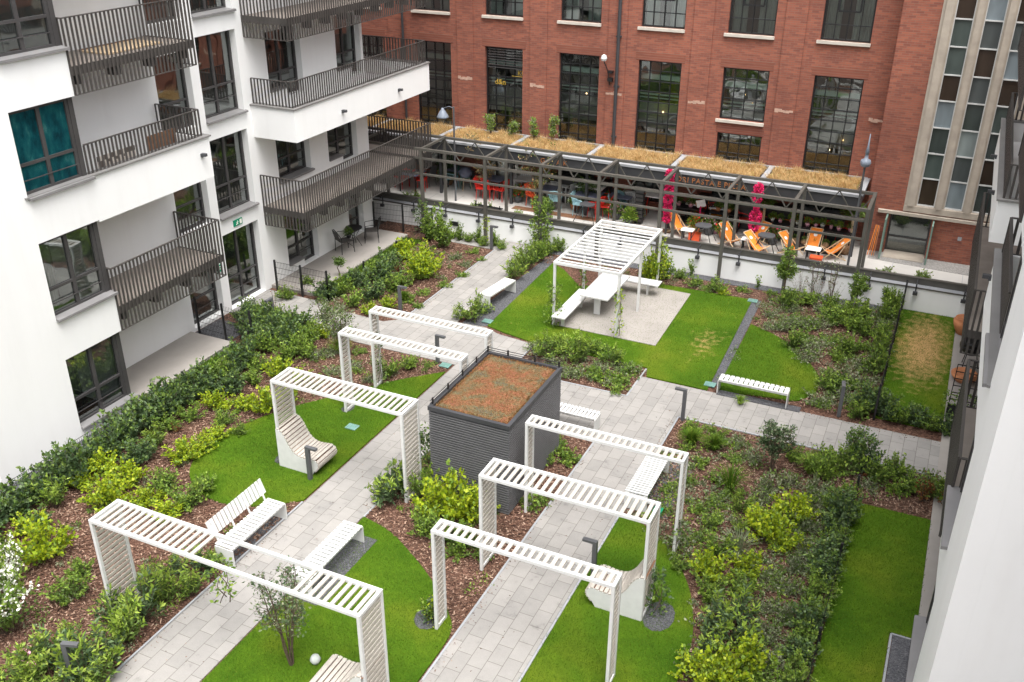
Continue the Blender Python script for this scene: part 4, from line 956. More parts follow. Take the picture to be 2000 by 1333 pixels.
# deck chairs
def deck_chair(label,loc,rz):
    t=thing('deck_chair',label,'deck chair',loc,rz,'orange deck chairs on the terrace')
    for s in (-1,1):
        MB().bar((-.55,s*.27,.95),(.55,s*.27,.12),.03,.035).build('frame','pale_wood',t); MB().bar((-.45,s*.31,0),(.55,s*.31,.48),.03,.035).build('frame','pale_wood',t)
        MB().bar((-.30,s*.34,.72),(.0,s*.34,.16),.025,.03).build('strut','pale_wood',t)
    m=MB(); pr=[(-.55,.94),(-.3,.70),(-.05,.43),(.15,.30),(.35,.30),(.53,.45)]
    for a,b in zip(pr,pr[1:]):
        m.quad((a[0],-.245,a[1]),(b[0],-.245,b[1]),(b[0],.245,b[1]),(a[0],.245,a[1])); m.quad((a[0],.245,a[1]-.006),(b[0],.245,b[1]-.006),(b[0],-.245,b[1]-.006),(a[0],-.245,a[1]-.006))
    m.build('sling','orange_cloth',t)
    m=MB(); c=Vector((-.30,0,.712)); u=Vector((0,1,0)); v=Vector((-.25,0,.24)).normalized(); pts=[c+(u*math.cos(k*.5236)+v*math.sin(k*.5236))*(.085) for k in range(12)]; i=len(m.v); m.v+=[tuple(p) for p in pts]; m.f.append(tuple(range(12))); m.m.append(0); m.build('round_print','white_cloth',t)
    for q in (((-.55,-.28,.95),(-.55,.28,.95)),((.53,-.28,.46),(.53,.28,.46)),((-.44,-.3,.02),(-.44,.3,.02))): MB().tube(list(q),.017,6).build('crossbar','pale_wood',t)
    return t
for l,p,rz in (('orange deck chair just right of the white pergola corner',(1322,456),-.55),('orange deck chair partly behind a pergola post and turned left',(1424,480),-.6),('orange deck chair with round white print left of the herb table',(1478,477),-2.1),
  ('low orange deck chair at the terrace edge under the folded dark table',(1474,497),-.4),('orange deck chair behind the pergola post next to the ivy covered young tree',(1541,498),-.5),('orange deck chair facing the garden with a white side table at its feet',(1586,492),-1.6),('orange deck chair turned sideways at the right end of the terrace',(1628,505),3.6)):
    deck_chair(l,T(*p),rz).scale=(.76,.76,.78)
for l,p,mt,s in (('low white side table beside the deck chair by the white pergola',(1342,468),'white_cloth',.45),('low white side table beside the deck chair with round print',(1459,487),'white_cloth',.45),('low white side table at the feet of the deck chair facing the garden',(1586,506),'white_cloth',.5)):
    cafe_table(l,mt,T(*p),s,s*.8,.36,group='low side tables')
for l,p in (('red orange cushion box on the ground near the low white table by the white pergola',(1356,470)),('red orange box at the terrace edge in front of the low side table',(1592,517))):
    t=thing('cushion_box',l,'box',T(*p)); MB().box(-.2,.2,-.14,.14,0,.26).build('body','red_orange',t,bevel=.02); MB().box(-.21,.21,-.15,.15,.261,.29).build('lid','red_orange',t,bevel=.01)
for l,p in (('folded dark round edged table with splayed legs near the red box',(1371,474)),('folded dark round edged table with splayed legs at the terrace edge in the middle',(1493,494)),('dark round edged low fire bowl with splayed legs beside the light blue chairs',(1146,431))):
    x,y,z=T(*p); t=thing('folding_table',l,'table',(x,max(y,31.35),z),0,'dark tables with splayed legs')
    m=MB(); a=[(-.24,.2),(-.1,.26),(.1,.26),(.24,.2),(.3,.0),(.24,-.2),(.1,-.24),(-.1,-.24),(-.24,-.2),(-.3,0)]; m.prism(a,.62,.66); m.build('tabletop','bollard_grey',t)
    for sx,sy in ((-1,1),(1,1),(-1,-1),(1,-1)): MB().tube([(sx*.16,sy*.14,.62),(sx*.42,sy*.36,0)],.014,5).build('leg','black',t)
# tilted black trestle racks with herb pots
def herb_table(label,loc,L_):
    t=thing('planter_table',label,'table',loc,0,'black tables carrying potted herbs'); MB().box(-L_/2,L_/2,-.3,.3,.62,.66).build('tabletop','black',t)
    for s in (-1,1):
        for q in (-1,1): MB().box(s*(L_/2-.05)-.02,s*(L_/2-.05)+.02,q*.25-.02,q*.25+.02,0,.62).build('leg','black',t)
    MB().box(-L_/2,L_/2,-.28,.28,.12,.15).build('shelf','black',t)
herb_table('long black table crowded with potted herbs at the right end of the terrace',(-4.05,33.75,TZ),2.9); herb_table('black table with pots right of the first flower column',(-8.5,33.95,TZ),1.6); herb_table('black table with pots behind the second white post of the terrace',(-7.2,33.95,TZ),1.3)
MB_=MB(); MB_.box(-.9,.9,-.25,.25,0,.16); MB_.box(-.85,.85,-.2,.2,.161,.17,1); tag(MB_.build('plant_tray',['black','soil'],None,loc=(-3.75,33.15,TZ)),'low black tray holding small baskets in front of the herb table','tray')
t=thing('menu_stand','pink menu stand with a white board near the middle tables','menu stand',(-8.0,33.6,TZ)); MB().lathe([(0,0),(.17,0),(.17,.03),(0,.03)],14).build('base','black',t); MB().tube([(0,0,.03),(0,0,.85)],.03,8).build('pole','petal_magenta',t); MB().bar((-.16,0,.9),(.16,0,1.0),.03,.26,up=(0,0,1)).build('board','white_cloth',t)
t=thing('table_lamp','orange lantern shade standing on the herb table by the flower column','lantern',(-8.1,33.95,TZ+.66)); MB().lathe([(0,0),(.14,.04),(.19,.16),(.14,.28),(0,.32)],14).build('shade','orange_cloth',t,smooth=True); MB().lathe([(0,.32),(.03,.32),(.03,.36),(0,.36)],8).build('cap','black',t)
t=thing('lattice_post','dark slatted planter post behind the white pergola','planter',T(1247,436)); m=MB()
for k in range(9): m.box(-.16,.16,-.16,.16,.1+.16*k,.2+.16*k)
m.build('slats','dark_frame',t); MB().box(-.13,.13,-.13,.13,0,1.6).build('core','black',t)
t=thing('folded_boards','orange wooden boards leaning at the left corner of the tower door','boards',(-1.95,33.85,TZ))
for k in range(4): MB().bar((-.05+.07*k,-.35,0),(.05+.04*k,.02,1.0),.05,.02,up=(1,0,0)).build('board','terracotta' if k%2 else 'orange_cloth',t)
t=thing('umbrella_base','pale potted column base by the palm trunk','basket',(-2.75,33.3,TZ)); MB().lathe([(.16,0),(.22,.12),(.2,.24),(.15,.26),(0,.24)],14).build('basket','basket',t); MB().tube([(-.1,0,.2),(.15,.1,.62)],.01,5).build('handle','basket',t)
t=thing('small_bench','thin dark folding rack at the terrace edge between the posts','rack',(-15.6,31.3,TZ)); 
m=MB(); m.bar((-.55,0,.45),(.55,0,.42),.03); m.bar((-.5,0,0),(-.5,0,.6),.03); m.bar((.5,0,0),(.5,0,.5),.03); m.build('frame','black',t); MB().box(-.5,.5,.02,.3,.30,.33).build('shelf','black',t)
t=thing('bar_counter','dark bar counter under the canopy in front of the brick wall','counter',(-13.2,34.3,TZ)); MB().box(-1.3,1.3,-.2,.2,0,1.02).build('front','dark_frame',t); MB().box(-1.4,1.4,-.27,.27,1.021,1.06).build('countertop','black',t)
t=thing('bar_counter','long dark counter under the canopy in front of the factory windows on the right','counter',(-5.6,34.4,TZ)); MB().box(-2.6,2.6,-.2,.2,0,1.0).build('front','dark_frame',t); MB().box(-2.7,2.7,-.26,.26,1.001,1.04).build('countertop','black',t)

for l,mt,p_,w_,d in (('third white cafe table under the canopy behind the lattice planter','white_paint',(1262,385),.8,.7),('dark cafe table under the canopy left of the ivy post','slate_blue',(900,362),.8,.8),('white cafe table under the canopy near the right counter','white_paint',(1440,398),.8,.7),('white cafe table between the two herb tables under the canopy','white_cloth',(1390,398),.8,.6)):
    cafe_table(l,mt,T(*p_),w_,d)
for l,mt,p_,rz in (('white cafe chair left of the first white table','white_paint',(1030,372),0),('white cafe chair between the two white tables','white_paint',(1080,372),3),('dark cafe chair under the canopy behind the lattice planter','black',(1245,382),0),('dark cafe chair to the right of the third white table','black',(1281,390),3),('pale blue cafe chair at the dark table under the canopy left side','lightblue_plastic',(884,368),.3),('black cafe chair by the grill','black',(960,352),1),('orange cafe chair at the right white table','orange_cloth',(1424,405),.2),('red cafe chair at the table between the herb tables','red_plastic',(1402,402),2.6),('black cafe chair near the palm trunk','black',(1520,415),1.2)):
    cafe_chair(l,mt,T(*p_),rz)
# ================================================================ VEGETATION
def leaves(P,Nn,ln,wd,jit=.5,ang=None):
    """one folded leaf (4 verts, 1 quad) per point P growing along Nn"""
    n=len(P); d=Nn+rng.normal(0,jit,(n,3)); d/=np.linalg.norm(d,axis=1,keepdims=True)+1e-9
    r=rng.normal(0,1,(n,3)); s=np.cross(d,r); s/=np.linalg.norm(s,axis=1,keepdims=True)+1e-9
    l=ln*rng.uniform(.65,1.25,(n,1)); w=wd*rng.uniform(.7,1.2,(n,1)); up=np.cross(s,d)
    V=np.empty((n,4,3)); V[:,0]=P; V[:,1]=P+d*l*.5+s*w*.5+up*l*.08; V[:,2]=P+d*l; V[:,3]=P+d*l*.5-s*w*.5+up*l*.08
    return V.reshape(-1,3)
def quads(n,off=0): return np.arange(n*4).reshape(n,4)+off
def tubes(paths,r0,r1,n=4):
    m=MB()
    for p in paths: k=len(p); m.tube(p,[r0+(r1-r0)*i/(k-1) for i in range(k)],n)
    return m
def combine(name,parts,mats,parent=None,loc=None):
    """parts: list of (V,F(quads),matindex)"""
    off=0; VV=[];FF=[];MI=[]
    for V,F,mi in parts: VV.append(V); FF.append(F+off); MI.append(np.full(len(F),mi)); off+=len(V)
    return npmesh(name,np.concatenate(VV),np.concatenate(FF),mats,np.concatenate(MI),parent,loc)
def mbq(m): # MB -> arrays of quads (drops the n-gon caps)
    F=[f for f in m.f if len(f)==4]; return np.array(m.v),np.array(F)
def shoots(n,R_,H,upr=.6,spread=1.0):
    """stems of a shrub: from the base outward and up; returns list of paths"""
    out=[]
    for k in range(n):
        a=rng.uniform(0,2*math.pi); rr=R_*math.sqrt(rng.uniform(.02,1))*spread; hh=H*(1-.40*min(1,rr/R_)**2)*rng.choice([rng.uniform(.45,.9),rng.uniform(.8,1.25)]); rr*=rng.uniform(.75,1.3)
        b=(math.cos(a)*rr*.15,math.sin(a)*rr*.15,0); c=(math.cos(a)*rr*.55,math.sin(a)*rr*.55,hh*.5); e=(math.cos(a)*rr,math.sin(a)*rr,hh)
        out.append([b,c,e])
    return out
def shrub_proto(kind,seed):
    global rng; rng=np.random.default_rng(seed)
    K={ # R,H,stems,leaves per stem,len,width,mats,start
     'dark':(.50,.90,46,30,.105,.065,['leaf_dark','leaf_mid','bark'],.2,.16),
     'mid':(.45,.75,34,28,.09,.05,['leaf_mid','leaf_fresh','bark'],.2,.3),
     'lime':(.50,.72,40,28,.085,.062,['leaf_fresh','leaf_lime','bark'],.2,.62),
     'laurel':(.38,.80,20,24,.14,.045,['leaf_dark','leaf_tip','bark'],.25,.22),
     'spiky':(.40,.85,22,28,.125,.036,['leaf_mid','leaf_tip','bark'],.25,.25),
     'grey':(.46,.30,36,16,.065,.04,['leaf_grey','leaf_mid','bark'],.1,.2),
     'red':(.33,.75,26,20,.06,.04,['leaf_red','leaf_mid','bark'],.2,.25),
     'low':(.36,.24,26,16,.07,.05,['leaf_fresh','leaf_mid','bark'],.1,.4),
     'tall':(.38,1.35,34,40,.09,.055,['leaf_mid','leaf_fresh','bark'],.1,.3),
     'bigfresh':(.70,1.25,70,38,.095,.065,['leaf_fresh','leaf_lime','bark'],.1,.45),
     'rose':(.60,1.25,60,34,.075,.05,['leaf_mid','leaf_fresh','bark'],.15,.3),
     'twig':(.40,1.2,18,9,.05,.03,['leaf_grey','leaf_red','bark'],.25,.3),
     'sprig':(.14,.42,6,22,.07,.035,['leaf_mid','leaf_fresh','bark'],.1,.4),
    }[kind]
    R_,H,ns,nl,ll,lw,mats,st,tip=K
    S=shoots(ns,R_,H); P=[];D=[];MI=[]
    for p in S:
        p=np.array(p); t=st+(1-st)*rng.random(nl)**.75
        q=np.where(t[:,None]<.5,p[0]+(p[1]-p[0])*(t[:,None]*2),p[1]+(p[2]-p[1])*(t[:,None]*2-1))
        d=(p[2]-p[1]); d=d/np.linalg.norm(d); q=q+rng.normal(0,.022,(nl,3))
        P.append(q); D.append(np.tile(d,(nl,1))*.7+rng.normal(0,.5,(nl,3))*[1,1,.5]); MI.append((t>1-tip)&(rng.random(nl)<.75))
    P=np.concatenate(P);D=np.concatenate(D);MI=np.concatenate(MI); V=leaves(P,D,ll,lw,.45)
    m=tubes(S[:40],.007,.003,3); SV,SF=mbq(m)
    F=quads(len(P)); 
    parts=[(V,F,0),(SV,SF,2)]
    o=combine('shrub',parts,mats); mi=np.concatenate([MI.astype(int),np.full(len(SF),2)]); o.data.polygons.foreach_set('material_index',mi.astype(np.int32))
    if kind=='rose':
        C=P[(P[:,2]>.45)]; C=C[rng.choice(len(C),70,replace=False)]; VV=[]
        for c in C:
            q=c+rng.normal(0,.035,(12,3)); VV.append(leaves(q,rng.normal(0,1,(12,3))+[0,0,.6],.055,.05,.4))
        f=np.concatenate(VV); fo=npmesh('blossom',f,quads(len(f)//4),['petal_white'])
        col.objects.unlink(o); return (o.data,fo.data,fo)
    me=o.data; bpy.data.objects.remove(o); return (me,None,None)
PROTO={}
KINDS=['dark','mid','lime','laurel','spiky','grey','red','low','tall','bigfresh','rose','twig','sprig']
for i,k in enumerate(KINDS): PROTO[k]=[shrub_proto(k,100+i*7+j) for j in range(5 if k in('dark','lime','mid','laurel','spiky','grey','low') else 1)]
for k in PROTO:
    for p in PROTO[k]:
        if p[2]: bpy.data.objects.remove(p[2])
KLAB={'dark':('dark green bushy shrub','dark green shrubs'),'mid':('mid green leafy shrub','mid green shrubs'),'lime':('bright lime yellow shrub','lime yellow shrubs'),'laurel':('dark laurel shrub with light green tips','laurel shrubs'),
 'spiky':('upright shrub with long pointed fresh leaves','upright fresh green shrubs'),'grey':('low grey green shrub','low grey green shrubs'),'red':('reddish brown leaved shrub','reddish shrubs'),'low':('small low fresh green plant','low fresh green plants'),
 'tall':('tall narrow leafy green shrub','tall narrow shrubs'),'bigfresh':('large bright green rounded shrub','large bright shrubs'),'rose':('white flowering shrub','white flowering shrubs'),'twig':('thin twiggy shrub','twiggy shrubs'),'sprig':('single young green sprig','young sprigs')}
PLANTS=[]   # (kind,x,y,z,scale,zscale,bed)
def plant(kind,x,y,bed,s=1.0,zs=1.0,z=0.0): PLANTS.append((kind,x,y,z,s,zs,bed))
def pp(kind,px,py,bed,s=1.0,zs=1.0): v=at(px,py,0); plant(kind,v.x,v.y,bed,s,zs)
random.seed(11)
B='in the long left bed'
y=8.2
while y<21.0:
    if y<19.2: plant('dark' if random.random()<.78 else 'mid',-16.98+random.uniform(-.12,.12),y,B,random.uniform(.85,1.1),random.uniform(.85,1.1))
    y+=random.uniform(.50,.66)
y=9.2
while y<21.2:
    plant(random.choice(['mid','dark','mid','lime','spiky']),-16.3+random.uniform(-.3,.25),y,B,random.uniform(.7,.95),random.uniform(.65,1.0)); y+=random.uniform(.6,.9)
for x,y in ((-16.9,19.6),(-16.6,20.2),(-17.2,20.3),(-16.2,20.6),(-17.6,20.6),(-16.0,19.8),(-17.3,19.7),(-18.2,20.35),(-18.0,20.9),(-17.4,21.05),(-18.6,20.9),(-16.8,20.95),(-17.8,20.0)): plant(random.choice(['dark','dark','mid']),x,y,B,.9,1.0)
for px,py,s,zs in ((95,1090,1.15,1.1),(60,1040,.8,.8),(215,990,1.0,1.0),(250,950,.9,.9),(290,985,.8,.7),(355,900,.9,.8),(400,880,.8,.7),(330,1010,.8,.7),(425,855,.7,.6),(520,805,1.0,1.0),(560,785,.8,.8),(545,735,.9,.9),(585,745,.7,.7),(480,800,.7,.7)): pp('lime',px,py,B,s,zs)
for px,py,s in ((370,990,1.0),(320,960,.9),(400,960,.7),(140,1170,.9),(160,1130,.7),(440,830,.7),(470,850,.5)): pp('mid',px,py,B,s,.8)
for px,py,s,zs in ((60,1325,1.1,.9),(105,1300,1.1,.9),(165,1330,1.2,1.0),(150,1275,.9,.8),(215,1300,1.1,1.0),(250,1255,1.2,1.0),(225,1215,1.0,.9),(285,1215,1.2,1.0),(320,1180,1.0,.9),(300,1150,.9,.8),(370,1165,.9,.8),(395,1120,.9,.8),(345,1120,.7,.7),(420,1105,.7,.7),(20,1345,1.0,.8),(100,1345,1.0,.8),(190,1345,1.1,.8)): pp('laurel' if (px//5)%2 else 'spiky',px,py,B,s,zs)
pp('rose',15,1235,B,1.15,1.15); pp('rose',2,1150,B,.9,1.1)
for px,py,s,k in ((620,700,.9,'grey'),(650,730,.9,'grey'),(690,720,.8,'grey'),(610,760,.8,'grey'),(760,735,.8,'mid'),(800,720,.7,'mid'),(840,715,.6,'low'),(740,710,.7,'low'),(600,700,.8,'mid'),(590,665,.9,'mid'),(560,650,.9,'dark'),(520,655,.9,'dark'),(650,690,.8,'grey'),(720,745,.6,'grey'),(700,690,.7,'low')): pp(k,px,py,B,s,.8)
pp('red',345,845,B,.6,.7); pp('twig',540,625,B,.8,1.0)
B='in the far left bed'
pp('bigfresh',825,545,B,1.0,.95); pp('lime',790,505,B,1.0,1.0); pp('tall',865,485,B,1.2,1.0); pp('tall',840,470,B,1.0,.9)
for px,py,k,s in ((640,585,'dark',.9),(670,575,'mid',.9),(700,560,'dark',.9),(730,545,'mid',1.0),(760,530,'dark',1.0),(690,600,'mid',.9),(730,585,'dark',.9),(770,570,'mid',.9),(750,555,'dark',1.0),(790,560,'mid',.8),(660,610,'grey',.9),(760,600,'lime',.6),(720,615,'lime',.6),(800,590,'low',.9),(830,575,'low',.8),(870,560,'low',.8),(900,540,'low',.8),(850,520,'grey',.8),(890,505,'grey',.8),(925,495,'low',.8),(780,540,'red',.8),(640,565,'red',.6),(590,575,'twig',.5),(558,585,'mid',.75),(600,560,'mid',.6),(815,600,'low',.7),(940,510,'low',.6),(910,520,'grey',.7)): pp(k,px,py,B,s,.85)
for k in range(9): plant('tall' if k%2 else 'mid',-17.2+.36*k,29.95+random.uniform(-.1,.15),'behind the far left patio',.55,.9)
B='along the far path'
for px,py,k,s,zs in ((925,628,'spiky',1.0,1.1),(905,625,'spiky',.8,.8),(945,612,'laurel',.7,.7),(1005,545,'spiky',1.0,1.0),(1030,528,'spiky',1.1,1.15),(1050,510,'mid',1.0,1.1),(1070,500,'spiky',.9,1.0),(1090,492,'mid',.8,.9),(1015,520,'grey',.8,1.2),(1035,510,'mid',.7,.8)): pp(k,px,py,B,s,zs)
B='in the square bed'
for px,py,k,s,zs in ((1068,702,'spiky',1.0,.95),(1100,695,'spiky',1.0,.85),(1128,712,'spiky',1.15,1.05),(1160,690,'mid',.8,.7),(1190,715,'spiky',1.0,.8),(1085,715,'grey',1.0,1.0),(1055,690,'grey',1.0,.9),(1120,735,'grey',1.0,1.0),(1150,735,'low',1.0,1.0),(1180,745,'low',1.2,1.0),(1210,745,'low',1.1,1.0),(1205,765,'low',.9,.9),(1235,730,'low',1.0,1.0),(1215,725,'grey',.9,.9),(1170,725,'grey',.9,1.0),(1100,730,'grey',.9,.9),(1045,680,'grey',.7,.7)): pp(k,px,py,B,s,zs)
B='beside the shed'
for px,py,k,s,zs in ((765,985,'laurel',1.1,1.1),(750,970,'spiky',.8,.8),(785,960,'mid',.9,1.0),(880,1010,'lime',1.2,1.3),(850,1010,'lime',.9,1.2),(920,1020,'lime',1.0,1.1),(950,1000,'lime',.7,.9),(830,1045,'mid',.9,.9),(870,1060,'mid',.9,.8),(905,1070,'mid',.9,.8),(890,1085,'low',.9,.9),(940,1085,'low',.8,.8),(830,975,'mid',.8,1.3),(1070,880,'low',.9,.9),(1100,890,'low',1.0,1.0),(1115,905,'low',.9,.9),(1065,905,'mid',.6,.7),(1085,870,'mid',.6,.6),(1040,990,'low',.6,.7),(1060,980,'low',.7,.7),(835,950,'spiky',.5,1.3),(843,905,'spiky',.4,1.2)): pp(k,px,py,B,s,zs)
pp('sprig',838,1215,'on the gravel patch at the nearest right arch',1.2,1.2)
B='in the large right bed'
random.seed(5)
for px,py,k,s,zs in ((1500,1060,'lime',1.1,1.1),(1545,1020,'lime',1.1,1.0),(1530,1075,'lime',.9,.9),(1480,1030,'lime',.8,.9),(1385,1130,'lime',1.0,1.0),(1400,1085,'mid',1.0,.9),(1455,1120,'lime',.9,.9),(1390,1170,'mid',1.0,.9),(1450,1160,'mid',.9,.8),(1400,1240,'laurel',1.2,1.1),(1440,1220,'laurel',1.2,1.1),(1390,1280,'laurel',1.0,.9),(1450,1265,'laurel',1.1,.9),
  (1365,1335,'lime',1.0,.9),(1440,1325,'lime',1.2,1.1),(1400,1345,'lime',1.0,1.0),(1480,1340,'mid',1.0,.9),(1350,1300,'mid',.7,.6),(1330,1110,'mid',.7,.6),(1500,960,'grey',1.3,1.2),(1540,950,'grey',1.1,1.1),(1480,985,'grey',1.1,1.1),(1580,980,'grey',1.0,1.0),(1600,960,'grey',1.1,1.3),(1430,970,'low',1.0,1.0),(1400,940,'low',1.0,.9),(1370,910,'low',1.0,.9),(1340,880,'low',1.0,.9),
  (1360,1000,'low',1.0,1.0),(1390,1030,'mid',.8,.8),(1440,1040,'spiky',.7,.9),(1450,1000,'spiky',.8,1.0),(1400,985,'low',1.0,1.0),(1310,960,'low',.9,.9),(1340,940,'low',1.0,.9),(1430,900,'low',.9,.9),(1470,900,'grey',1.0,1.0),(1350,850,'mid',.8,.8),(1400,860,'mid',.8,.7),(1440,870,'grey',.9,.8),(1480,1130,'grey',1.0,1.0),(1520,1150,'grey',1.0,1.0),(1490,1190,'grey',1.0,1.0),
  (1530,1200,'grey',1.0,.9),(1560,1110,'grey',1.0,1.0),(1500,1240,'grey',1.1,1.0),(1520,1290,'grey',1.0,1.0),(1490,1290,'mid',.7,.7),(1560,1060,'grey',1.0,1.0),(1590,1040,'grey',.9,1.0),(1620,1000,'mid',.8,1.0),(1400,1190,'grey',.8,.8),(1300,1000,'low',.8,.8),(1345,1060,'low',.8,.8),(1370,1050,'low',.9,.9),(1550,900,'mid',.8,.9),(1620,905,'grey',1.0,1.0)): pp(k,px,py,B,s*(.82 if k!='lime' else .9),zs)
B='in the lower right hedge'
y=12.6
while y<19.6:
    plant('dark' if random.random()<.6 else 'mid',-.66+random.uniform(-.07,.06),y,B,random.uniform(.62,.8),random.uniform(.85,1.05)); y+=random.uniform(.36,.46)
y=12.8
while y<19.4: plant('grey',-1.25+random.uniform(-.12,.12),y,B,random.uniform(.75,.95),random.uniform(1.1,1.6)); y+=random.uniform(.6,.8)
B='beside the crossing path on the right'
for x,y,k,s,zs in ((-.9,20.3,'mid',.9,1.2),(-.5,20.6,'dark',.8,1.2),(-.1,20.3,'mid',.8,1.1),(.25,20.7,'mid',.8,.9),(.6,20.3,'mid',.8,.8),(.9,20.0,'red',1.0,1.0),(1.25,20.3,'mid',.8,1.0),(.45,20.9,'grey',.8,1.2),(1.0,20.7,'grey',.9,1.3),(-.3,19.95,'grey',.8,1.0),(1.45,19.9,'red',.9,1.0),(-1.3,20.0,'mid',.9,1.1),(-1.4,20.6,'mid',.7,.9),(.3,20.1,'low',1,1)): plant(k,x,y,B,s,zs)
B='before the dry private lawn'
for x,y,k,s,zs in ((-.7,23.5,'dark',.9,1.0),(-.3,23.4,'dark',.8,1.0),(.1,23.3,'mid',.7,1.1),(.45,23.4,'dark',.7,.95),(.8,23.3,'mid',.7,1.0),(1.15,23.3,'dark',.6,1.0),(-.85,24.0,'red',.8,1.0),(-.9,23.1,'mid',.8,.9),(1.45,23.2,'mid',.6,1.1)): plant(k,x,y,B,s,zs)
B='in the bed beside the small lawn'
random.seed(9)
for k in range(60):
    x=random.uniform(-4.3,-.75); y=random.uniform(23.3,30.0)
    if y<27.8 and x<-4.6+ (27.6-y)*.95 and x<-1.9: continue
    plant(random.choice(['grey','grey','grey','low','mid']),x,y,B,random.uniform(.8,1.2),random.uniform(.7,1.1))
y=24.6
while y<30.4: plant('mid' if random.random()<.5 else 'grey',-.78,y,B,random.uniform(.7,.9),random.uniform(1.0,1.5)); y+=.55
B='below the garden wall'
for px,py,k,s,zs in ((1275,560,'lime',1.0,1.7),(1295,548,'tall',.9,1.0),(1262,550,'tall',.8,.9),(1330,545,'mid',.6,.8),(1350,540,'sprig',1.2,1.3),(1355,560,'mid',.7,.7),(1400,570,'mid',.8,.8),(1412,575,'lime',.5,.6),(1380,568,'low',.8,.8),(1450,570,'low',.8,.8),(1480,565,'sprig',1,1.2),(1505,575,'low',.7,.7),(1590,590,'twig',.9,1.0),(1620,600,'twig',.9,.9),(1560,580,'twig',.8,.9),(1600,640,'grey',1.1,.9),(1570,640,'grey',1.1,.9),(1640,620,'low',1,1),(1720,620,'grey',.9,1.5),(1735,600,'mid',.7,1.5),(1690,605,'sprig',1,1.2)): pp(k,px,py,B,s,zs)
for x,y,k,s in ((-1.2,31.5,'mid',.7),(-.1,31.5,'mid',.8),(1.0,31.4,'low',.9),(.3,31.4,'low',.7),(-19.2,31.6,'mid',.7),(-18.8,31.5,'tall',.5),(-16.2,31.5,'mid',.7),(-15.6,31.6,'tall',.45),(-14.4,31.5,'mid',.6),(-13.2,31.6,'sprig',1.3),(1.6,31.5,'sprig',1.6),(-12.0,31.5,'low',.8)): plant(k,x,y,'at the terrace edge',s,.8,TZ)
plant('rose',-3.45,11.3,'at the foot of the nearest right arch',.55,.55); 
random.seed(3)
groups={}
for p in PLANTS: groups.setdefault((p[0],p[6]),[]).append(p)
for (k,bed),L_ in groups.items():
    L_.sort(key=lambda p:(p[2],p[1]))
    for i,(kind,x,y,z,s,zs,bed) in enumerate(L_):
        pr=random.choice(PROTO[kind]); o=bpy.data.objects.new('flowering_shrub' if kind=='rose' else 'shrub' if kind not in('low','sprig') else 'small_plant',pr[0]); col.objects.link(o)
        o.location=(x,y,z); o.rotation_euler=(0,0,random.uniform(0,6.28)); o.scale=(s,s,s*zs if zs else s)
        if pr[1]: b=bpy.data.objects.new('blossom',pr[1]); col.objects.link(b); b.parent=o
        n=len(L_); where='%s, %s from the camera'%(bed,ords[i]) if n>1 else bed
        tag(o,'%s %s'%(KLAB[kind][0],where),'shrub' if kind not in('low','sprig') else 'plant','%s %s'%(KLAB[kind][1],bed) if n>1 else None)
# pink blossoms bottom left
t=tag(npmesh('rose_bush',*(lambda P:(leaves(P,rng.normal(0,1,(len(P),3))+[0,0,.5],.07,.065,.4),quads(len(P))))(np.concatenate([np.array(c)+rng.normal(0,.03,(30,3)) for c in ((0,0,.5),(.22,-.12,.45))])),['petal_pink'],loc=(-12.9,7.75,.05)),'two pink blossoms at the bottom left corner among the leaves','flower')
# ---- low ground cover between the shrubs (cannot be counted)
def inpoly(x,y,P):
    c=np.zeros(len(x),bool); n=len(P)
    for i in range(n):
        x0,y0=P[i];x1,y1=P[(i+1)%n]
        if y0==y1: continue
        c^=((y0>y)!=(y1>y))&(x<(x1-x0)*(y-y0)/(y1-y0)+x0)
    return c
rng=np.random.default_rng(21)
def cover(name,label,poly,dens,mats,ln,wd,clump=.12,per=26,seed=1,h=.10):
    r=np.random.default_rng(seed); P=np.array(poly); lo=P.min(0); hi=P.max(0); n=int((hi-lo).prod()*dens)
    c=r.uniform(lo,hi,(n,2)); ok=inpoly(c[:,0],c[:,1],poly)
    for l in lawns: ok&=~inpoly(c[:,0],c[:,1],l)
    f=np.sin(c[:,0]*1.7+seed)+np.sin(c[:,1]*1.3+seed*2)+np.sin((c[:,0]+c[:,1])*2.3); ok&=(f+r.normal(0,.7,n)>-.35)
    c=c[ok]; 
    if not len(c): return
    s=r.uniform(.5,1.3,len(c)); k=per
    q=np.repeat(c,k,0)+r.normal(0,1,(len(c)*k,2))*np.repeat(s,k)[:,None]*clump*.6
    z=np.abs(r.normal(.5,.35,len(q)))*h*np.repeat(s,k); PP=np.column_stack([q,z])
    V=leaves(PP,np.tile([0,0,.6],(len(q),1)),ln,wd,.8); mi=np.repeat(r.integers(0,len(mats),len(c)),k)
    o=npmesh(name,V,quads(len(q)),mats,mi); tag(o,label,None,None,'stuff')
cover('ground_cover','low leafy ground cover patches over bark mulch in the large right bed',[(-5.0,11.5),(-5.0,21),(-1.0,21),(-1.0,11.5)],15,['leaf_fresh','leaf_grey','leaf_mid','leaf_grey'],.06,.04,.17,46,2,.13)
cover('ground_cover','grey green ground cover over mulch beside the small lawn',[(-4.6,23.1),(-4.6,29.8),(-.6,30),(-.6,23.1)],14,['leaf_grey','leaf_grey','leaf_mid'],.05,.032,.17,60,3,.16)
cover('ground_cover','low ground cover and mulch in the long left bed',[(-15.8,8),(-15.9,21),(-12,21.0),(-11.8,8)],5,['leaf_grey','leaf_mid','leaf_fresh'],.05,.035,.14,45,4,.11)
cover('ground_cover','low ground cover in the far left bed',[(-17.3,23.4),(-17.3,29.5),(-14.7,29.5),(-14.7,23.4)],11,['leaf_mid','leaf_fresh','leaf_grey'],.05,.035,.15,50,5,.12)
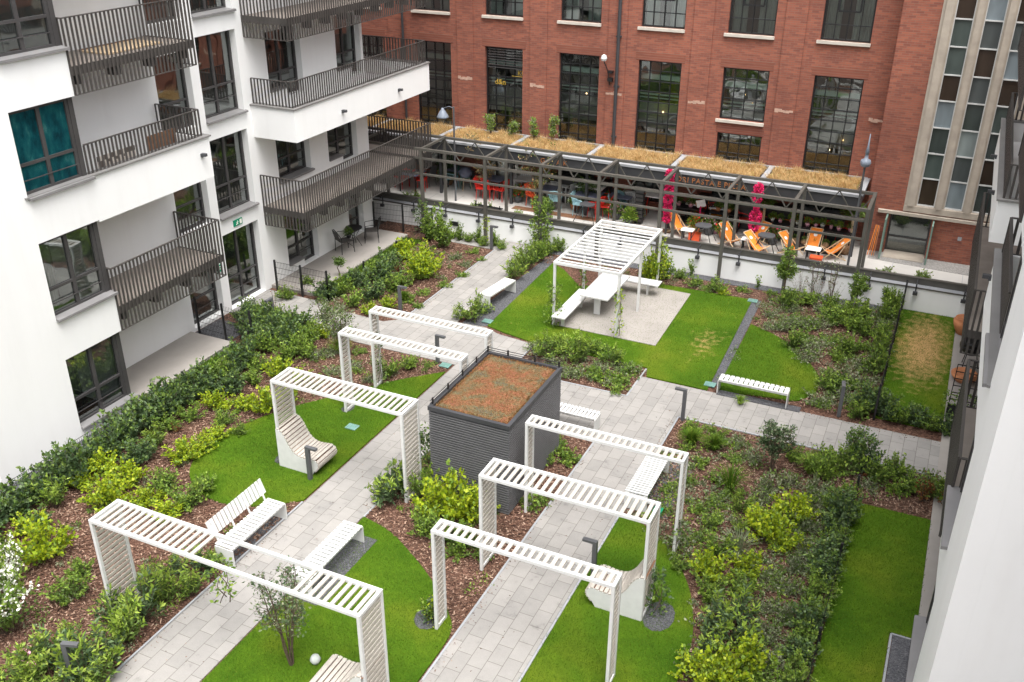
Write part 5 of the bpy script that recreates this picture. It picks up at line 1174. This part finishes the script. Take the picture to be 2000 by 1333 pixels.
cover('ground_cover','sparse ground cover around the dark shed',[(-10,11.5),(-10,18.8),(-6.8,18.8),(-6.8,11.5)],2.5,['leaf_fresh','leaf_mid'],.05,.035,.13,40,6,.1)
cover('ground_cover','grey green ground cover in the small square bed',rect(-10,-6.8,21.75,23.2),14,['leaf_grey','leaf_mid','leaf_grey'],.055,.035,.15,60,7,.16)
cover('ground_cover','sparse ground cover along the foot of the garden wall',[(-12,29.2),(-12,30.1),(-5,30.1),(-5,29.3)],5,['leaf_mid','leaf_grey'],.05,.03,.14,40,8,.12)
cover('ground_cover','low plants in the strip by the crossing path',rect(-1.2,1.1,19.6,21.0),6,['leaf_mid','leaf_grey','leaf_red'],.05,.03,.14,40,9,.15)
# mulch chips
def scatter_flat(name,label,poly,n,mat,l,w_,seed,excl=True,z=.006):
    r=np.random.default_rng(seed); P=np.array(poly); lo=P.min(0);hi=P.max(0); c=r.uniform(lo,hi,(n,2)); ok=inpoly(c[:,0],c[:,1],poly)
    if excl:
        for q in lawns: ok&=~inpoly(c[:,0],c[:,1],q)
    c=c[ok]; n=len(c); a=r.uniform(0,6.28,n); L2=l*r.uniform(.5,1.3,n)/2; W2=w_*r.uniform(.5,1.3,n)/2; t=r.normal(0,.25,(n,2))
    dx=np.column_stack([np.cos(a),np.sin(a),t[:,0]])*L2[:,None]; dy=np.column_stack([-np.sin(a),np.cos(a),t[:,1]])*W2[:,None]
    C=np.column_stack([c,np.full(n,z)+np.abs(r.normal(0,.008,n))+L2*.3]); V=np.stack([C-dx-dy,C+dx-dy,C+dx+dy,C-dx+dy],1).reshape(-1,3)
    tag(npmesh(name,V,quads(n),[mat]),label,None,None,'stuff')
for i,(p,n,lb) in enumerate((([(-17.3,8),(-17.3,21.1),(-11.7,21.1),(-11.7,8)],32000,'bark chips in the long left bed'),([(-5.0,9.5),(-5.0,21.1),(-.5,21.1),(-.5,9.5)],26000,'bark chips in the large right bed'),([(-10.1,9.5),(-10.1,18.9),(-6.7,19.1),(-6.7,9.5)],14000,'bark chips around the dark shed'),
      ([(-17.3,23.3),(-17.3,29.6),(-14.6,29.6),(-14.6,23.3)],8000,'bark chips in the far left bed'),([(-4.45,23.05),(-4.6,29.9),(-.55,30.2),(-.55,23.05)],12000,'bark chips beside the small lawn'),([(-12.7,29.3),(-12.7,30.2),(-4.9,30.2),(-4.9,29.3)],3500,'bark chips below the garden wall'),(rect(-10.05,-6.75,21.7,23.25),2500,'bark chips in the small square bed'),(rect(-1.5,1.1,19.4,21.1),4000,'bark chips by the crossing path'))):
    scatter_flat('bark_chips',lb,p,n,'chip',.06,.022,40+i)
r_=np.random.default_rng(77); E_=[]
for (xa,ya,yb,sx) in ((-11.62,8,13.2,1),(-10.18,14.2,18.8,-1),(-6.65,10.5,19,1),(-5.14,16.8,21,-1),(-14.48,23.4,29.6,1)):
    k=int((yb-ya)*22); E_.append(np.column_stack([xa+sx*np.abs(r_.normal(0,.09,k)),r_.uniform(ya,yb,k)]))
for (ya,xa,xb,sy) in ((21.22,-5,1.3,1),(22.78,-2.4,1.3,-1),(21.62,-10,-6.7,-1)):
    k=int((xb-xa)*22); E_.append(np.column_stack([r_.uniform(xa,xb,k),ya+sy*np.abs(r_.normal(0,.09,k))]))
E_.append(np.column_stack([r_.uniform(-11.6,-5.2,260),r_.uniform(9,22.7,260)])); E_=np.concatenate(E_); k=len(E_)
def onpath(q): x,y=q; return (-11.64<x<-10.16 and y<21) or (-6.67<x<-5.12) or 21.2<y<22.8 or (-14.5<x<-13 and y>23)
E_=np.array([q for q in E_ if onpath(q)]); k=len(E_)
V=leaves(np.column_stack([E_,np.full(k,.018)]),np.column_stack([r_.normal(0,1,(k,2)),np.full(k,.03)]),.045,.022,.05); V[:,2]=np.clip(V[:,2],.0165,.03)
tag(npmesh('fallen_leaves',V,quads(k),['chip']),'bark chips and dry leaves fallen on the paving along the beds',None,None,'stuff')
# ---- grass
def grass(name,label,poly,dens,h,mat='blade',z=.03,seed=1,w_=.010,lean=.35,skip=()):
    r=np.random.default_rng(seed); P=np.array(poly); lo=P.min(0)-.03;hi=P.max(0)+.03; n=int((hi-lo).prod()*dens); c=r.uniform(lo,hi,(n,2)); ok=inpoly(c[:,0],c[:,1],poly)
    for q in skip: ok&=np.abs(c[:,0]-q)>.17
    c=c[ok]; n=len(c); c=c+(r.normal(0,.022,(n,2)) if 'blade' in mat and mat!='dry_blade' else 0); a=r.uniform(0,6.28,n); hh=h*r.uniform(.5,1.25,n)*(1 if mat!='dry_blade' else (.35+1.5*np.abs(np.sin(c[:,0]*4.3+np.sin(c[:,1]*5))*np.sin(c[:,1]*4.1+c[:,0]*2.2)))); d=r.normal(0,lean,(n,2))*hh[:,None]
    b=np.column_stack([c,np.full(n,z-.005)]); s=np.column_stack([np.cos(a),np.sin(a),np.zeros(n)])*w_*.5
    V=np.stack([b-s,b+s,b+np.column_stack([d,hh])],1).reshape(-1,3); F=np.arange(n*3).reshape(n,3)
    return tag(npmesh(name,V,F,[mat]),label,None,None,'stuff')
vis=[(ellL,'grass of the left oval lawn'),([q if q[1]>8 else (q[0],8.3) for q in ellB],'grass of the lower middle lawn'),(ellR,'grass of the lower right oval lawn'),(big,'grass of the large lawn around the patio'),(small,'grass of the small half round lawn'),(privT,'grass of the dry private lawn'),([(-.45,12.9),(-.45,19.3),(1.13,19.32),(1.13,15.37),(.68,15.35),(.68,12.9)],'grass of the lower right private lawn'),(stripA,'grass strip at the near left patio'),(stripB,'grass strip at the far left patio')]
for i,(p,lb) in enumerate(vis):
    q=[(x,y) for x,y in p]; d=1500
    o=grass('lawn_grass',lb,q,d if i not in(5,3) else 1000,.045,'blade_light' if i in (3,4) else 'blade',seed=60+i,z=.03)
for i,(a,b,lb) in enumerate(((stripA,.14,'taller grass along the near left patio edge'),(stripB,.16,'taller grass along the far left patio edge'))): grass('tall_grass',lb,a,500,b,seed=80+i,w_=.012)
grass('roof_grass','golden dry grass growing on the canopy roof panels',[(x0,y0) for x0,y0 in rect(-26,-2.70,32.86,YB-.2)],2200,.15,'dry_blade',2.90,90,.016,.55,seg)
grass('roof_grass','green and straw coloured weeds between the dry grass on the canopy roof',rect(-26,-2.7,33.0,YB-.3),16,.26,'leaf_fresh',2.9,95,.014,.5,seg)
grass('sedum_tufts','orange and rust sedum tufts on the shed roof',rect(-8.25-.86,-8.25+.86,16.97-1.34,16.97+1.34),3500,.035,'sedum_leaf',2.27,91,.02,.9)
grass('terrace_edge_grass','thin grass along the terrace edge behind the steel kerb',rect(-20,1.5,31.15,31.4),130,.22,'blade',TZ,92,.012,.5)
# ---- ornamental grass tufts
def tuft(label,px,py,h,n=220,mat='blade',r0=.16):
    v=at(px,py,0); r=np.random.default_rng(int(px)); a=r.uniform(0,6.28,n); e=r.uniform(0,1,n)**.7; rr=r0*.3*e
    b=np.column_stack([np.cos(a)*rr,np.sin(a)*rr,np.zeros(n)]); m=b+np.column_stack([np.cos(a)*e*h*.35,np.sin(a)*e*h*.35,h*.65*(1-.2*e)]); t=b+np.column_stack([np.cos(a)*e*h*.8,np.sin(a)*e*h*.8,h*(1-.45*e)])
    s=np.column_stack([-np.sin(a),np.cos(a),np.zeros(n)])*.008
    V=np.concatenate([np.stack([b-s,b+s,m+s,m-s],1).reshape(-1,3),np.stack([m-s,m+s,t+s*.2,t-s*.2],1).reshape(-1,3)])
    tag(npmesh('grass_tuft',V,quads(2*n),[mat],loc=(v.x,v.y,0)),label,'ornamental grass','ornamental grass tufts')
tuft('bright ornamental grass tuft near the crossing path in the large right bed',1580,925,.55,mat='leaf_fresh'); tuft('ornamental grass tuft at the top left of the large right bed',1350,870,.5); tuft('ornamental grass tuft right of the second one in the large right bed',1395,880,.45); tuft('ornamental grass tuft by the left path crossing beside the shrubs',665,690,.55,mat='leaf_fresh'); tuft('tall thin ornamental grass tuft in the middle of the large right bed',1425,960,.75,90); tuft('thin pale ornamental grass tuft between lime shrubs in the right bed',1440,1090,.7,80,'leaf_grey'); tuft('ornamental grass tuft next to the bollard in the far left bed',790,590,.4); tuft('small ornamental grass tuft under the bench at the small lawn',1445,790,.3,60,'leaf_fresh')
# ---- small trees
def tree(label,loc,h,cr,ntr,nl,mats,seed,leaf=(.07,.045),spread=.35,low=.35,multi=True,bare=False):
    global rng; rng=np.random.default_rng(seed)
    t=thing('young_tree',label,'tree',loc,rng.uniform(0,6.28))
    paths=[]; P=[]; D=[]
    for k in range(ntr):
        a=2*math.pi*k/ntr+rng.uniform(-.4,.4); sp=spread*rng.uniform(.5,1.1) if multi else spread*.15; hh=h*rng.uniform(.8,1.0)
        pts=[np.array([math.cos(a)*.03,math.sin(a)*.03,0])]
        for i in range(1,6): f=i/5; pts.append(np.array([math.cos(a)*sp*f**1.2,math.sin(a)*sp*f**1.2,hh*f])+rng.normal(0,.02,3)*[1,1,0])
        paths.append((pts,.016 if multi else .028))
        for j in range(9 if not bare else 5):
            f=rng.uniform(low,1.0); i=min(4,int(f*5)); b=pts[i]+(pts[i+1]-pts[i])*(f*5-i); a2=rng.uniform(0,6.28); l=cr*rng.uniform(.5,1.0)*(1.15-f*.5)
            e=b+np.array([math.cos(a2)*l,math.sin(a2)*l,l*rng.uniform(.2,.8)]); mid=(b+e)/2+rng.normal(0,.02,3); paths.append(([b,mid,e],.007))
            m=nl; q=b+(e-b)*rng.uniform(.25,1.08,(m,1))+rng.normal(0,.05,(m,3)); P.append(q); D.append(np.tile((e-b)/l,(m,1)))
            for z_ in range(2):
                g=b+(e-b)*rng.uniform(.4,.9); e2=g+rng.normal(0,l*.3,3)+[0,0,l*.2]; paths.append(([g,(g+e2)/2,e2],.004)); q=g+(e2-g)*rng.uniform(.3,1.1,(m//2,1))+rng.normal(0,.04,(m//2,3)); P.append(q); D.append(np.tile(e2-g,(m//2,1))*3)
    m=MB()
    for p,r_ in paths: m.tube([tuple(q) for q in p],[r_*(1-.6*i/(len(p)-1)) for i in range(len(p))],5)
    m.build('trunk','bark',t)
    P=np.concatenate(P); D=np.concatenate(D); mi=(rng.random(len(P))<.35).astype(int)*(len(mats)-1)
    npmesh('crown',leaves(P,D,leaf[0],leaf[1],.7),quads(len(P)),mats,mi,parent=t)
    return t
def v0(px,py): v=at(px,py,0); return tuple(v)
tree('sparse multi-stemmed young tree on the lower middle lawn in front of the widest arch',v0(570,1300),2.15,.35,10,7,['leaf_dark','leaf_grey'],1,spread=.50,low=.45,leaf=(.065,.04))
tree('multi-stemmed young tree with grey green leaves in the large right bed',v0(1505,925),1.35,.32,6,16,['leaf_dark','leaf_grey'],2,spread=.35,low=.4)
tree('thin multi-stemmed tree between left bed and crossing path',v0(668,690),1.6,.38,5,12,['leaf_grey','leaf_mid'],3,spread=.3,low=.3)
tree('wispy young tree beside the entrance path in the left bed',v0(640,650),1.2,.35,4,12,['leaf_grey','leaf_mid'],31,spread=.3,low=.3)
tree('young round tree with green crown in front of the garden wall, left of two',v0(1528,592),1.75,.42,2,46,['leaf_mid','leaf_fresh'],4,spread=.2,low=.45,multi=False)
tree('young tree with light crown in front of the garden wall, right of two',v0(1668,612),1.3,.36,2,40,['leaf_mid','leaf_fresh'],5,spread=.15,low=.5,multi=False)
tree('thin bare young tree with few leaves between the two wall trees',v0(1620,592),1.5,.3,3,3,['leaf_grey'],6,spread=.2,bare=True)
tree('very thin bare sapling right of the left wall tree',v0(1585,585),1.4,.3,3,3,['leaf_grey'],7,spread=.25,bare=True)
tree('leafy young tree standing in the hedge near the crossing path on the right',v0(1672,915),1.0,.3,3,24,['leaf_mid','leaf_dark'],8,spread=.25)
tree('slim sapling between far left patio and its fence',v0(663,545),.75,.15,1,30,['leaf_mid'],9,spread=.1,multi=False,low=.7)
tree('slender tree with golden leaves growing through the left part of the pergola',(-16.6,33.2,TZ),2.7,.5,5,14,['dry_blade','leaf_mid','leaf_grey'],12,spread=.7,low=.3)
tree('slender tree with yellow green leaves growing through the middle of the pergola',(-14.2,32.9,TZ),2.7,.5,5,14,['leaf_mid','dry_blade'],13,spread=.6,low=.3)
tree('leafy green bush tree under the canopy near the white tables',(-12.4,33.6,TZ),1.3,.4,5,20,['leaf_dark','leaf_mid'],14,spread=.4,low=.2)
for i,(x,h) in enumerate(((-17.0,.75),(-16.1,.6),(-15.35,.8),(-14.75,.95),(-13.9,.7))):
    pass
for i,(x,h) in enumerate(((-16.9,.9),(-15.9,.7),(-15.0,.9),(-14.2,1.15))):
    t=tree('%s spindly weed tree from the left growing on the canopy roof'%ords[i],(x,34.2,2.9),h,.14,3,16,['leaf_fresh','leaf_grey'],20+i,spread=.15,low=.3); t['group']='weeds on the canopy roof'
# palms / olive with pale trunks
def palm(label,loc,h,seed):
    global rng; rng=np.random.default_rng(seed); t=thing('potted_tree',label,'tree',loc)
    MB().tube([(0,0,0),(.05,0,h*.5),(.02,.03,h)],[.06,.05,.04],8).build('trunk','pale_wood',t)
    n=1100; P=rng.normal(0,1,(n,3)); P/=np.linalg.norm(P,axis=1,keepdims=True); D=P*1.0; P=P*rng.uniform(.2,1,(n,1))*[.42,.42,.28]+[0,0,h+.12]; npmesh('crown',leaves(P,D,.13,.03,.4),quads(n),['leaf_mid'],parent=t)
    MB().lathe([(.14,0),(.2,.2),(.2,.24),(0,.24)],12).build('pot','basket',t)
palm('potted tree with pale trunk beside the second flower column',(-5.75,33.7,TZ),1.35,1); palm('potted tree with pale trunk at the right end of the herb table',(-2.7,33.7,TZ),1.35,2)
# flower columns
def fcol(label,x,y,zs,seed):
    t=thing('flower_column',label,'flower column',(x,y,TZ),0,'magenta flower columns under the canopy'); r=np.random.default_rng(seed); MB().tube([(0,0,0),(0,0,2.3)],.04,8).build('pole','dark_frame',t)
    for z,rr in zs:
        n=420; P=r.normal(0,1,(n,3)); P/=np.linalg.norm(P,axis=1,keepdims=True); D=P; P=P*r.uniform(.5,1,(n,1))*[rr,rr,rr*1.25]+[0,0,z]; npmesh('blossom_ball',leaves(P,D,.06,.05,.5),quads(n),['petal_magenta'],parent=t)
fcol('tall magenta flower column behind the pergola, left one',-8.93,32.45,((.62,.15),(.95,.16),(1.3,.17),(1.65,.16),(1.95,.15),(2.25,.15)),1); fcol('magenta flower column behind the pergola, right one',-5.78,32.45,((.85,.20),(1.15,.19),(1.5,.09),(1.9,.19),(2.15,.16)),2)
# potted herbs
random.seed(4); k=0
for x in [-5.35+.29*i for i in range(10)]:
    x+=random.uniform(-.05,.05); y=33.75+random.uniform(-.12,.12); r=random.uniform(.06,.10); mt=random.choice(['terracotta','petal_white','petal_pink','terracotta'])
    t=pot('potted_herb','%s potted herb from the left on the long herb table'%ords[k],x,y,TZ+.66,r,.15,mt,'potted herbs on the herb table'); t['category']='potted plant'
    n=170; P=rng.normal(0,1,(n,3)); P/=np.linalg.norm(P,axis=1,keepdims=True); P[:,2]=np.abs(P[:,2]); D=P; P=P*rng.uniform(.3,1,(n,1))*[.13,.13,.2]+[0,0,.14]; npmesh('foliage',leaves(P,D,.07,.04,.5),quads(n),['leaf_mid' if k%2 else 'leaf_fresh'],parent=t); k+=1
for j,(x,y,z,lb) in enumerate(((-8.9,33.85,TZ+.66,'potted herb at the left end of the table by the first flower column'),(-8.45,33.9,TZ+.66,'bushy potted herb in the middle of the table by the first flower column'),(-7.4,33.9,TZ+.66,'potted herb on the table behind the second white post'),(-7.0,33.9,TZ+.66,'potted herb with pink pot on the table behind the second post'),(-7.3,33.3,TZ,'pink pot with herb on the ground between two tables'),(-6.9,33.3,TZ,'terracotta pot with herb on the ground between two tables'),(-19.2,27.25,.55,'potted grass standing on the seat of the patio chair'))):
    t=pot('potted_herb',lb,x,y,z,.10,.16,random.choice(['terracotta','petal_pink','basket']) if j!=6 else 'black'); t['category']='potted plant'; n=200; P=rng.normal(0,1,(n,3)); P/=np.linalg.norm(P,axis=1,keepdims=True); P[:,2]=np.abs(P[:,2]); D=P; P=P*rng.uniform(.3,1,(n,1))*[.16,.16,.26]+[0,0,.15]; npmesh('foliage',leaves(P,D,.09,.035,.5),quads(n),['leaf_mid'],parent=t)
for j in range(5):
    t=thing('herb_basket','%s small wicker basket from the left in the low black tray'%ords[j],'basket',(-4.45+.35*j,33.15,TZ+.17),0,'baskets in the low black tray'); MB().lathe([(.09,0),(.13,.06),(.12,.14),(0,.14)],12).build('basket','basket',t); n=90; P=rng.normal(0,1,(n,3)); P/=np.linalg.norm(P,axis=1,keepdims=True); P[:,2]=np.abs(P[:,2]); D=P; P=P*[.1,.1,.12]+[0,0,.14]; npmesh('foliage',leaves(P,D,.06,.03,.5),quads(n),['leaf_mid'],parent=t)
n=260; P=rng.uniform(-1,1,(n,3))*[.45,.12,.25]+[0,0,.25]; tag(npmesh('climbing_plant',leaves(P,rng.normal(0,1,(n,3)),.08,.05,.5),quads(n),['leaf_mid'],loc=(1.45,24.15,.3)),'leafy plant climbing the black square grid trellis on the right patio','climbing plant')
# ---- climbers on posts
def climber(label,x,y,z0,h,r,n,mats,seed,parentless=True):
    rr=np.random.default_rng(seed); zz=rr.uniform(0,1,n)**.9*h; a=rr.uniform(0,6.28,n); q=r*(.35+.65*rr.random(n))*(1.25-.6*zz/h)*(1+.4*np.sin(zz*7+seed)); P=np.column_stack([np.cos(a)*q,np.sin(a)*q,zz])
    st=[[(r*.45*math.cos(k*2.1+t*5),r*.45*math.sin(k*2.1+t*5),h*t*.97) for t in np.linspace(0,1,9)] for k in range(4)]; SV,SF=mbq(tubes(st,.010,.004,4))
    V=leaves(P,np.column_stack([np.cos(a),np.sin(a),np.full(n,.1)]),.085,.06,.6); o=combine('climbing_plant',[(V,quads(n),0),(SV,SF,2)],[mats[0],mats[-1],'bark'],None,(x,y,z0))
    mi=np.concatenate([(rr.random(n)<.4).astype(int),np.full(len(SF),2)]); o.data.polygons.foreach_set('material_index',mi.astype(np.int32))
    tag(o,label,'climbing plant','climbing plants on posts and arches')
climber('ivy thickly covering the steel pergola post at the end of the far path gravel',-13.0,30.3,0,2.0,.36,1300,['leaf_mid','leaf_fresh'],1)
climber('sparse ivy on the steel pergola post beside the bollard',-15.2,30.3,0,1.1,.12,90,['leaf_lime'],2); climber('ivy at the foot of the leftmost visible pergola post',-17.85,30.25,0,1.3,.3,420,['leaf_dark','leaf_mid'],3)
climber('ivy on the steel pergola post behind the left wall tree',-4.2,30.3,.9,.8,.16,160,['leaf_mid','leaf_fresh'],4); climber('climber on the near left post of the white pergola',-10.12,24.78,.05,1.35,.25,330,['leaf_mid','leaf_fresh'],5)
climber('climber on the near right post of the white pergola',-8.05,24.80,.1,1.5,.14,150,['leaf_fresh','leaf_lime'],6); climber('climber on the middle left post of the white pergola',-10.15,27.3,.1,1.1,.14,120,['leaf_mid','leaf_fresh'],7); climber('yellow green climber on the far right post of the white pergola',-8.0,28.9,.3,1.5,.25,350,['leaf_fresh','leaf_lime'],8)
climber('climber on the right foot of the arch with the left lounge seat',-9.5,15.85,0,1.5,.30,520,['leaf_mid','leaf_dark'],9); climber('leafy climber squeezed between that arch and the shed corner',-9.45,16.6,0,1.6,.16,330,['leaf_mid','leaf_fresh'],10); climber('climber at the right foot of the arch with the right lounge seat',-3.45,14.0,0,1.1,.2,200,['leaf_dark','leaf_mid'],11)
climber('climber at the right foot of the narrow arch beside the shed',-3.55,15.9,0,.8,.25,220,['leaf_grey','leaf_mid'],12); climber('climber on the left foot of the narrow arch nearest the shed back',-12.95,19.3,0,1.6,.14,150,['leaf_mid','leaf_grey'],13); climber('few yellow green leaves at the left foot of the nearest right arch',-7.2,12.0,0,.6,.16,110,['leaf_lime','leaf_dark'],14)
climber('climber hanging from the left foot of the narrow arch beside the shed',-6.9,15.95,0,.4,.2,120,['leaf_fresh'],15); climber('small green weed hanging over the left arm of the widest arch',-10.35,10.0,.9,1.0,.22,140,['leaf_fresh','leaf_mid'],16)
tag(MB().lathe([(0,-.10),(.07,-.07),(.10,0),(.07,.07),(0,.10)],16).build('garden_globe','curtain',None,loc=(*v0(617,1297)[:2],.11),smooth=True),'small pale glass globe lying on the lower middle lawn','globe')

for j,(px,py,r,h,lb) in enumerate(((1068,425,.3,.6,'leafy planter at the terrace edge left of the fire bowl'),(1195,425,.32,.5,'low leafy planter beside the lattice post on its left'),(1228,440,.3,.5,'low leafy planter in front of the lattice post'),(1172,372,.3,.8,'bushy potted plant under the canopy behind the red chairs'),(1205,378,.3,.7,'potted bush under the canopy right of the red chairs'),(1255,372,.28,.8,'potted bush under the canopy behind the lattice post'),(1410,388,.26,.6,'potted bush behind the table between the herb tables'),(1450,392,.26,.7,'potted bush left of the right flower column'),(880,352,.4,1.2,'large dark bush under the canopy at the left end'),(905,345,.4,1.3,'large dark bush under the canopy beside the grill'))):
    x,y,z=T(px,py); t=pot('potted_plant',lb,x,y,z,.17,.26,'basket' if j%2 else 'bollard_grey'); t['category']='potted plant'; n=int(500*r/.3); P=rng.normal(0,1,(n,3)); P/=np.linalg.norm(P,axis=1,keepdims=True); P[:,2]=np.abs(P[:,2]); D=P+0; P=P*rng.uniform(.25,1,(n,1))*[r,r,h]+[0,0,.22]; npmesh('foliage',leaves(P,D,.10,.05,.6),quads(n),['leaf_fresh' if j in (1,2,4) else 'leaf_mid' if j<8 else 'leaf_dark'],parent=t)
# panel behind one left window with the teal glass reflection painted into its colour
t=MB(); t.box(X1-.175,X1-.17,13.92,15.40,2*FH+.42,2*FH+2.12); o=t.build('painted_reflection','teal_reflection',aptL); o.location=(-X2,-20,0)

# planters with red and pink flowers between the tables
for j,(x,y,m_,lb) in enumerate(((-8.0,32.95,'red_plastic','planter of red flowers left of the menu stand'),(-7.5,33.1,'petal_pink','planter of pink flowers right of the menu stand'),(-6.9,32.9,'red_plastic','planter of red flowers between menu stand and right flower column'),(-5.2,33.1,'petal_magenta','planter of magenta flowers right of the right flower column'),(-10.3,33.3,'red_plastic','planter of red flowers left of the left flower column'),(-11.1,33.2,'petal_pink','planter of pink flowers beside the dark table under the canopy'),(-12.9,33.5,'petal_white','planter of white flowers between the white tables'),(-15.3,33.4,'red_plastic','planter of red flowers behind the second dark table'))):
    t=pot('flower_planter',lb,x,y,TZ,.20,.30,'bollard_grey' if j%2 else 'terracotta'); t['category']='planter'
    n=420; P=rng.normal(0,1,(n,3)); P/=np.linalg.norm(P,axis=1,keepdims=True); P[:,2]=np.abs(P[:,2]); D=P+0; P=P*rng.uniform(.3,1,(n,1))*[.30,.30,.42]+[0,0,.28]
    npmesh('foliage',leaves(P,D,.09,.05,.6),quads(n),['leaf_mid' if j%2 else 'leaf_fresh'],parent=t)
    k=rng.choice(n,70,replace=False); npmesh('blossom',leaves(P[k]*[1.05,1.05,1.08],D[k],.07,.07,.5),quads(70),[m_],parent=t)
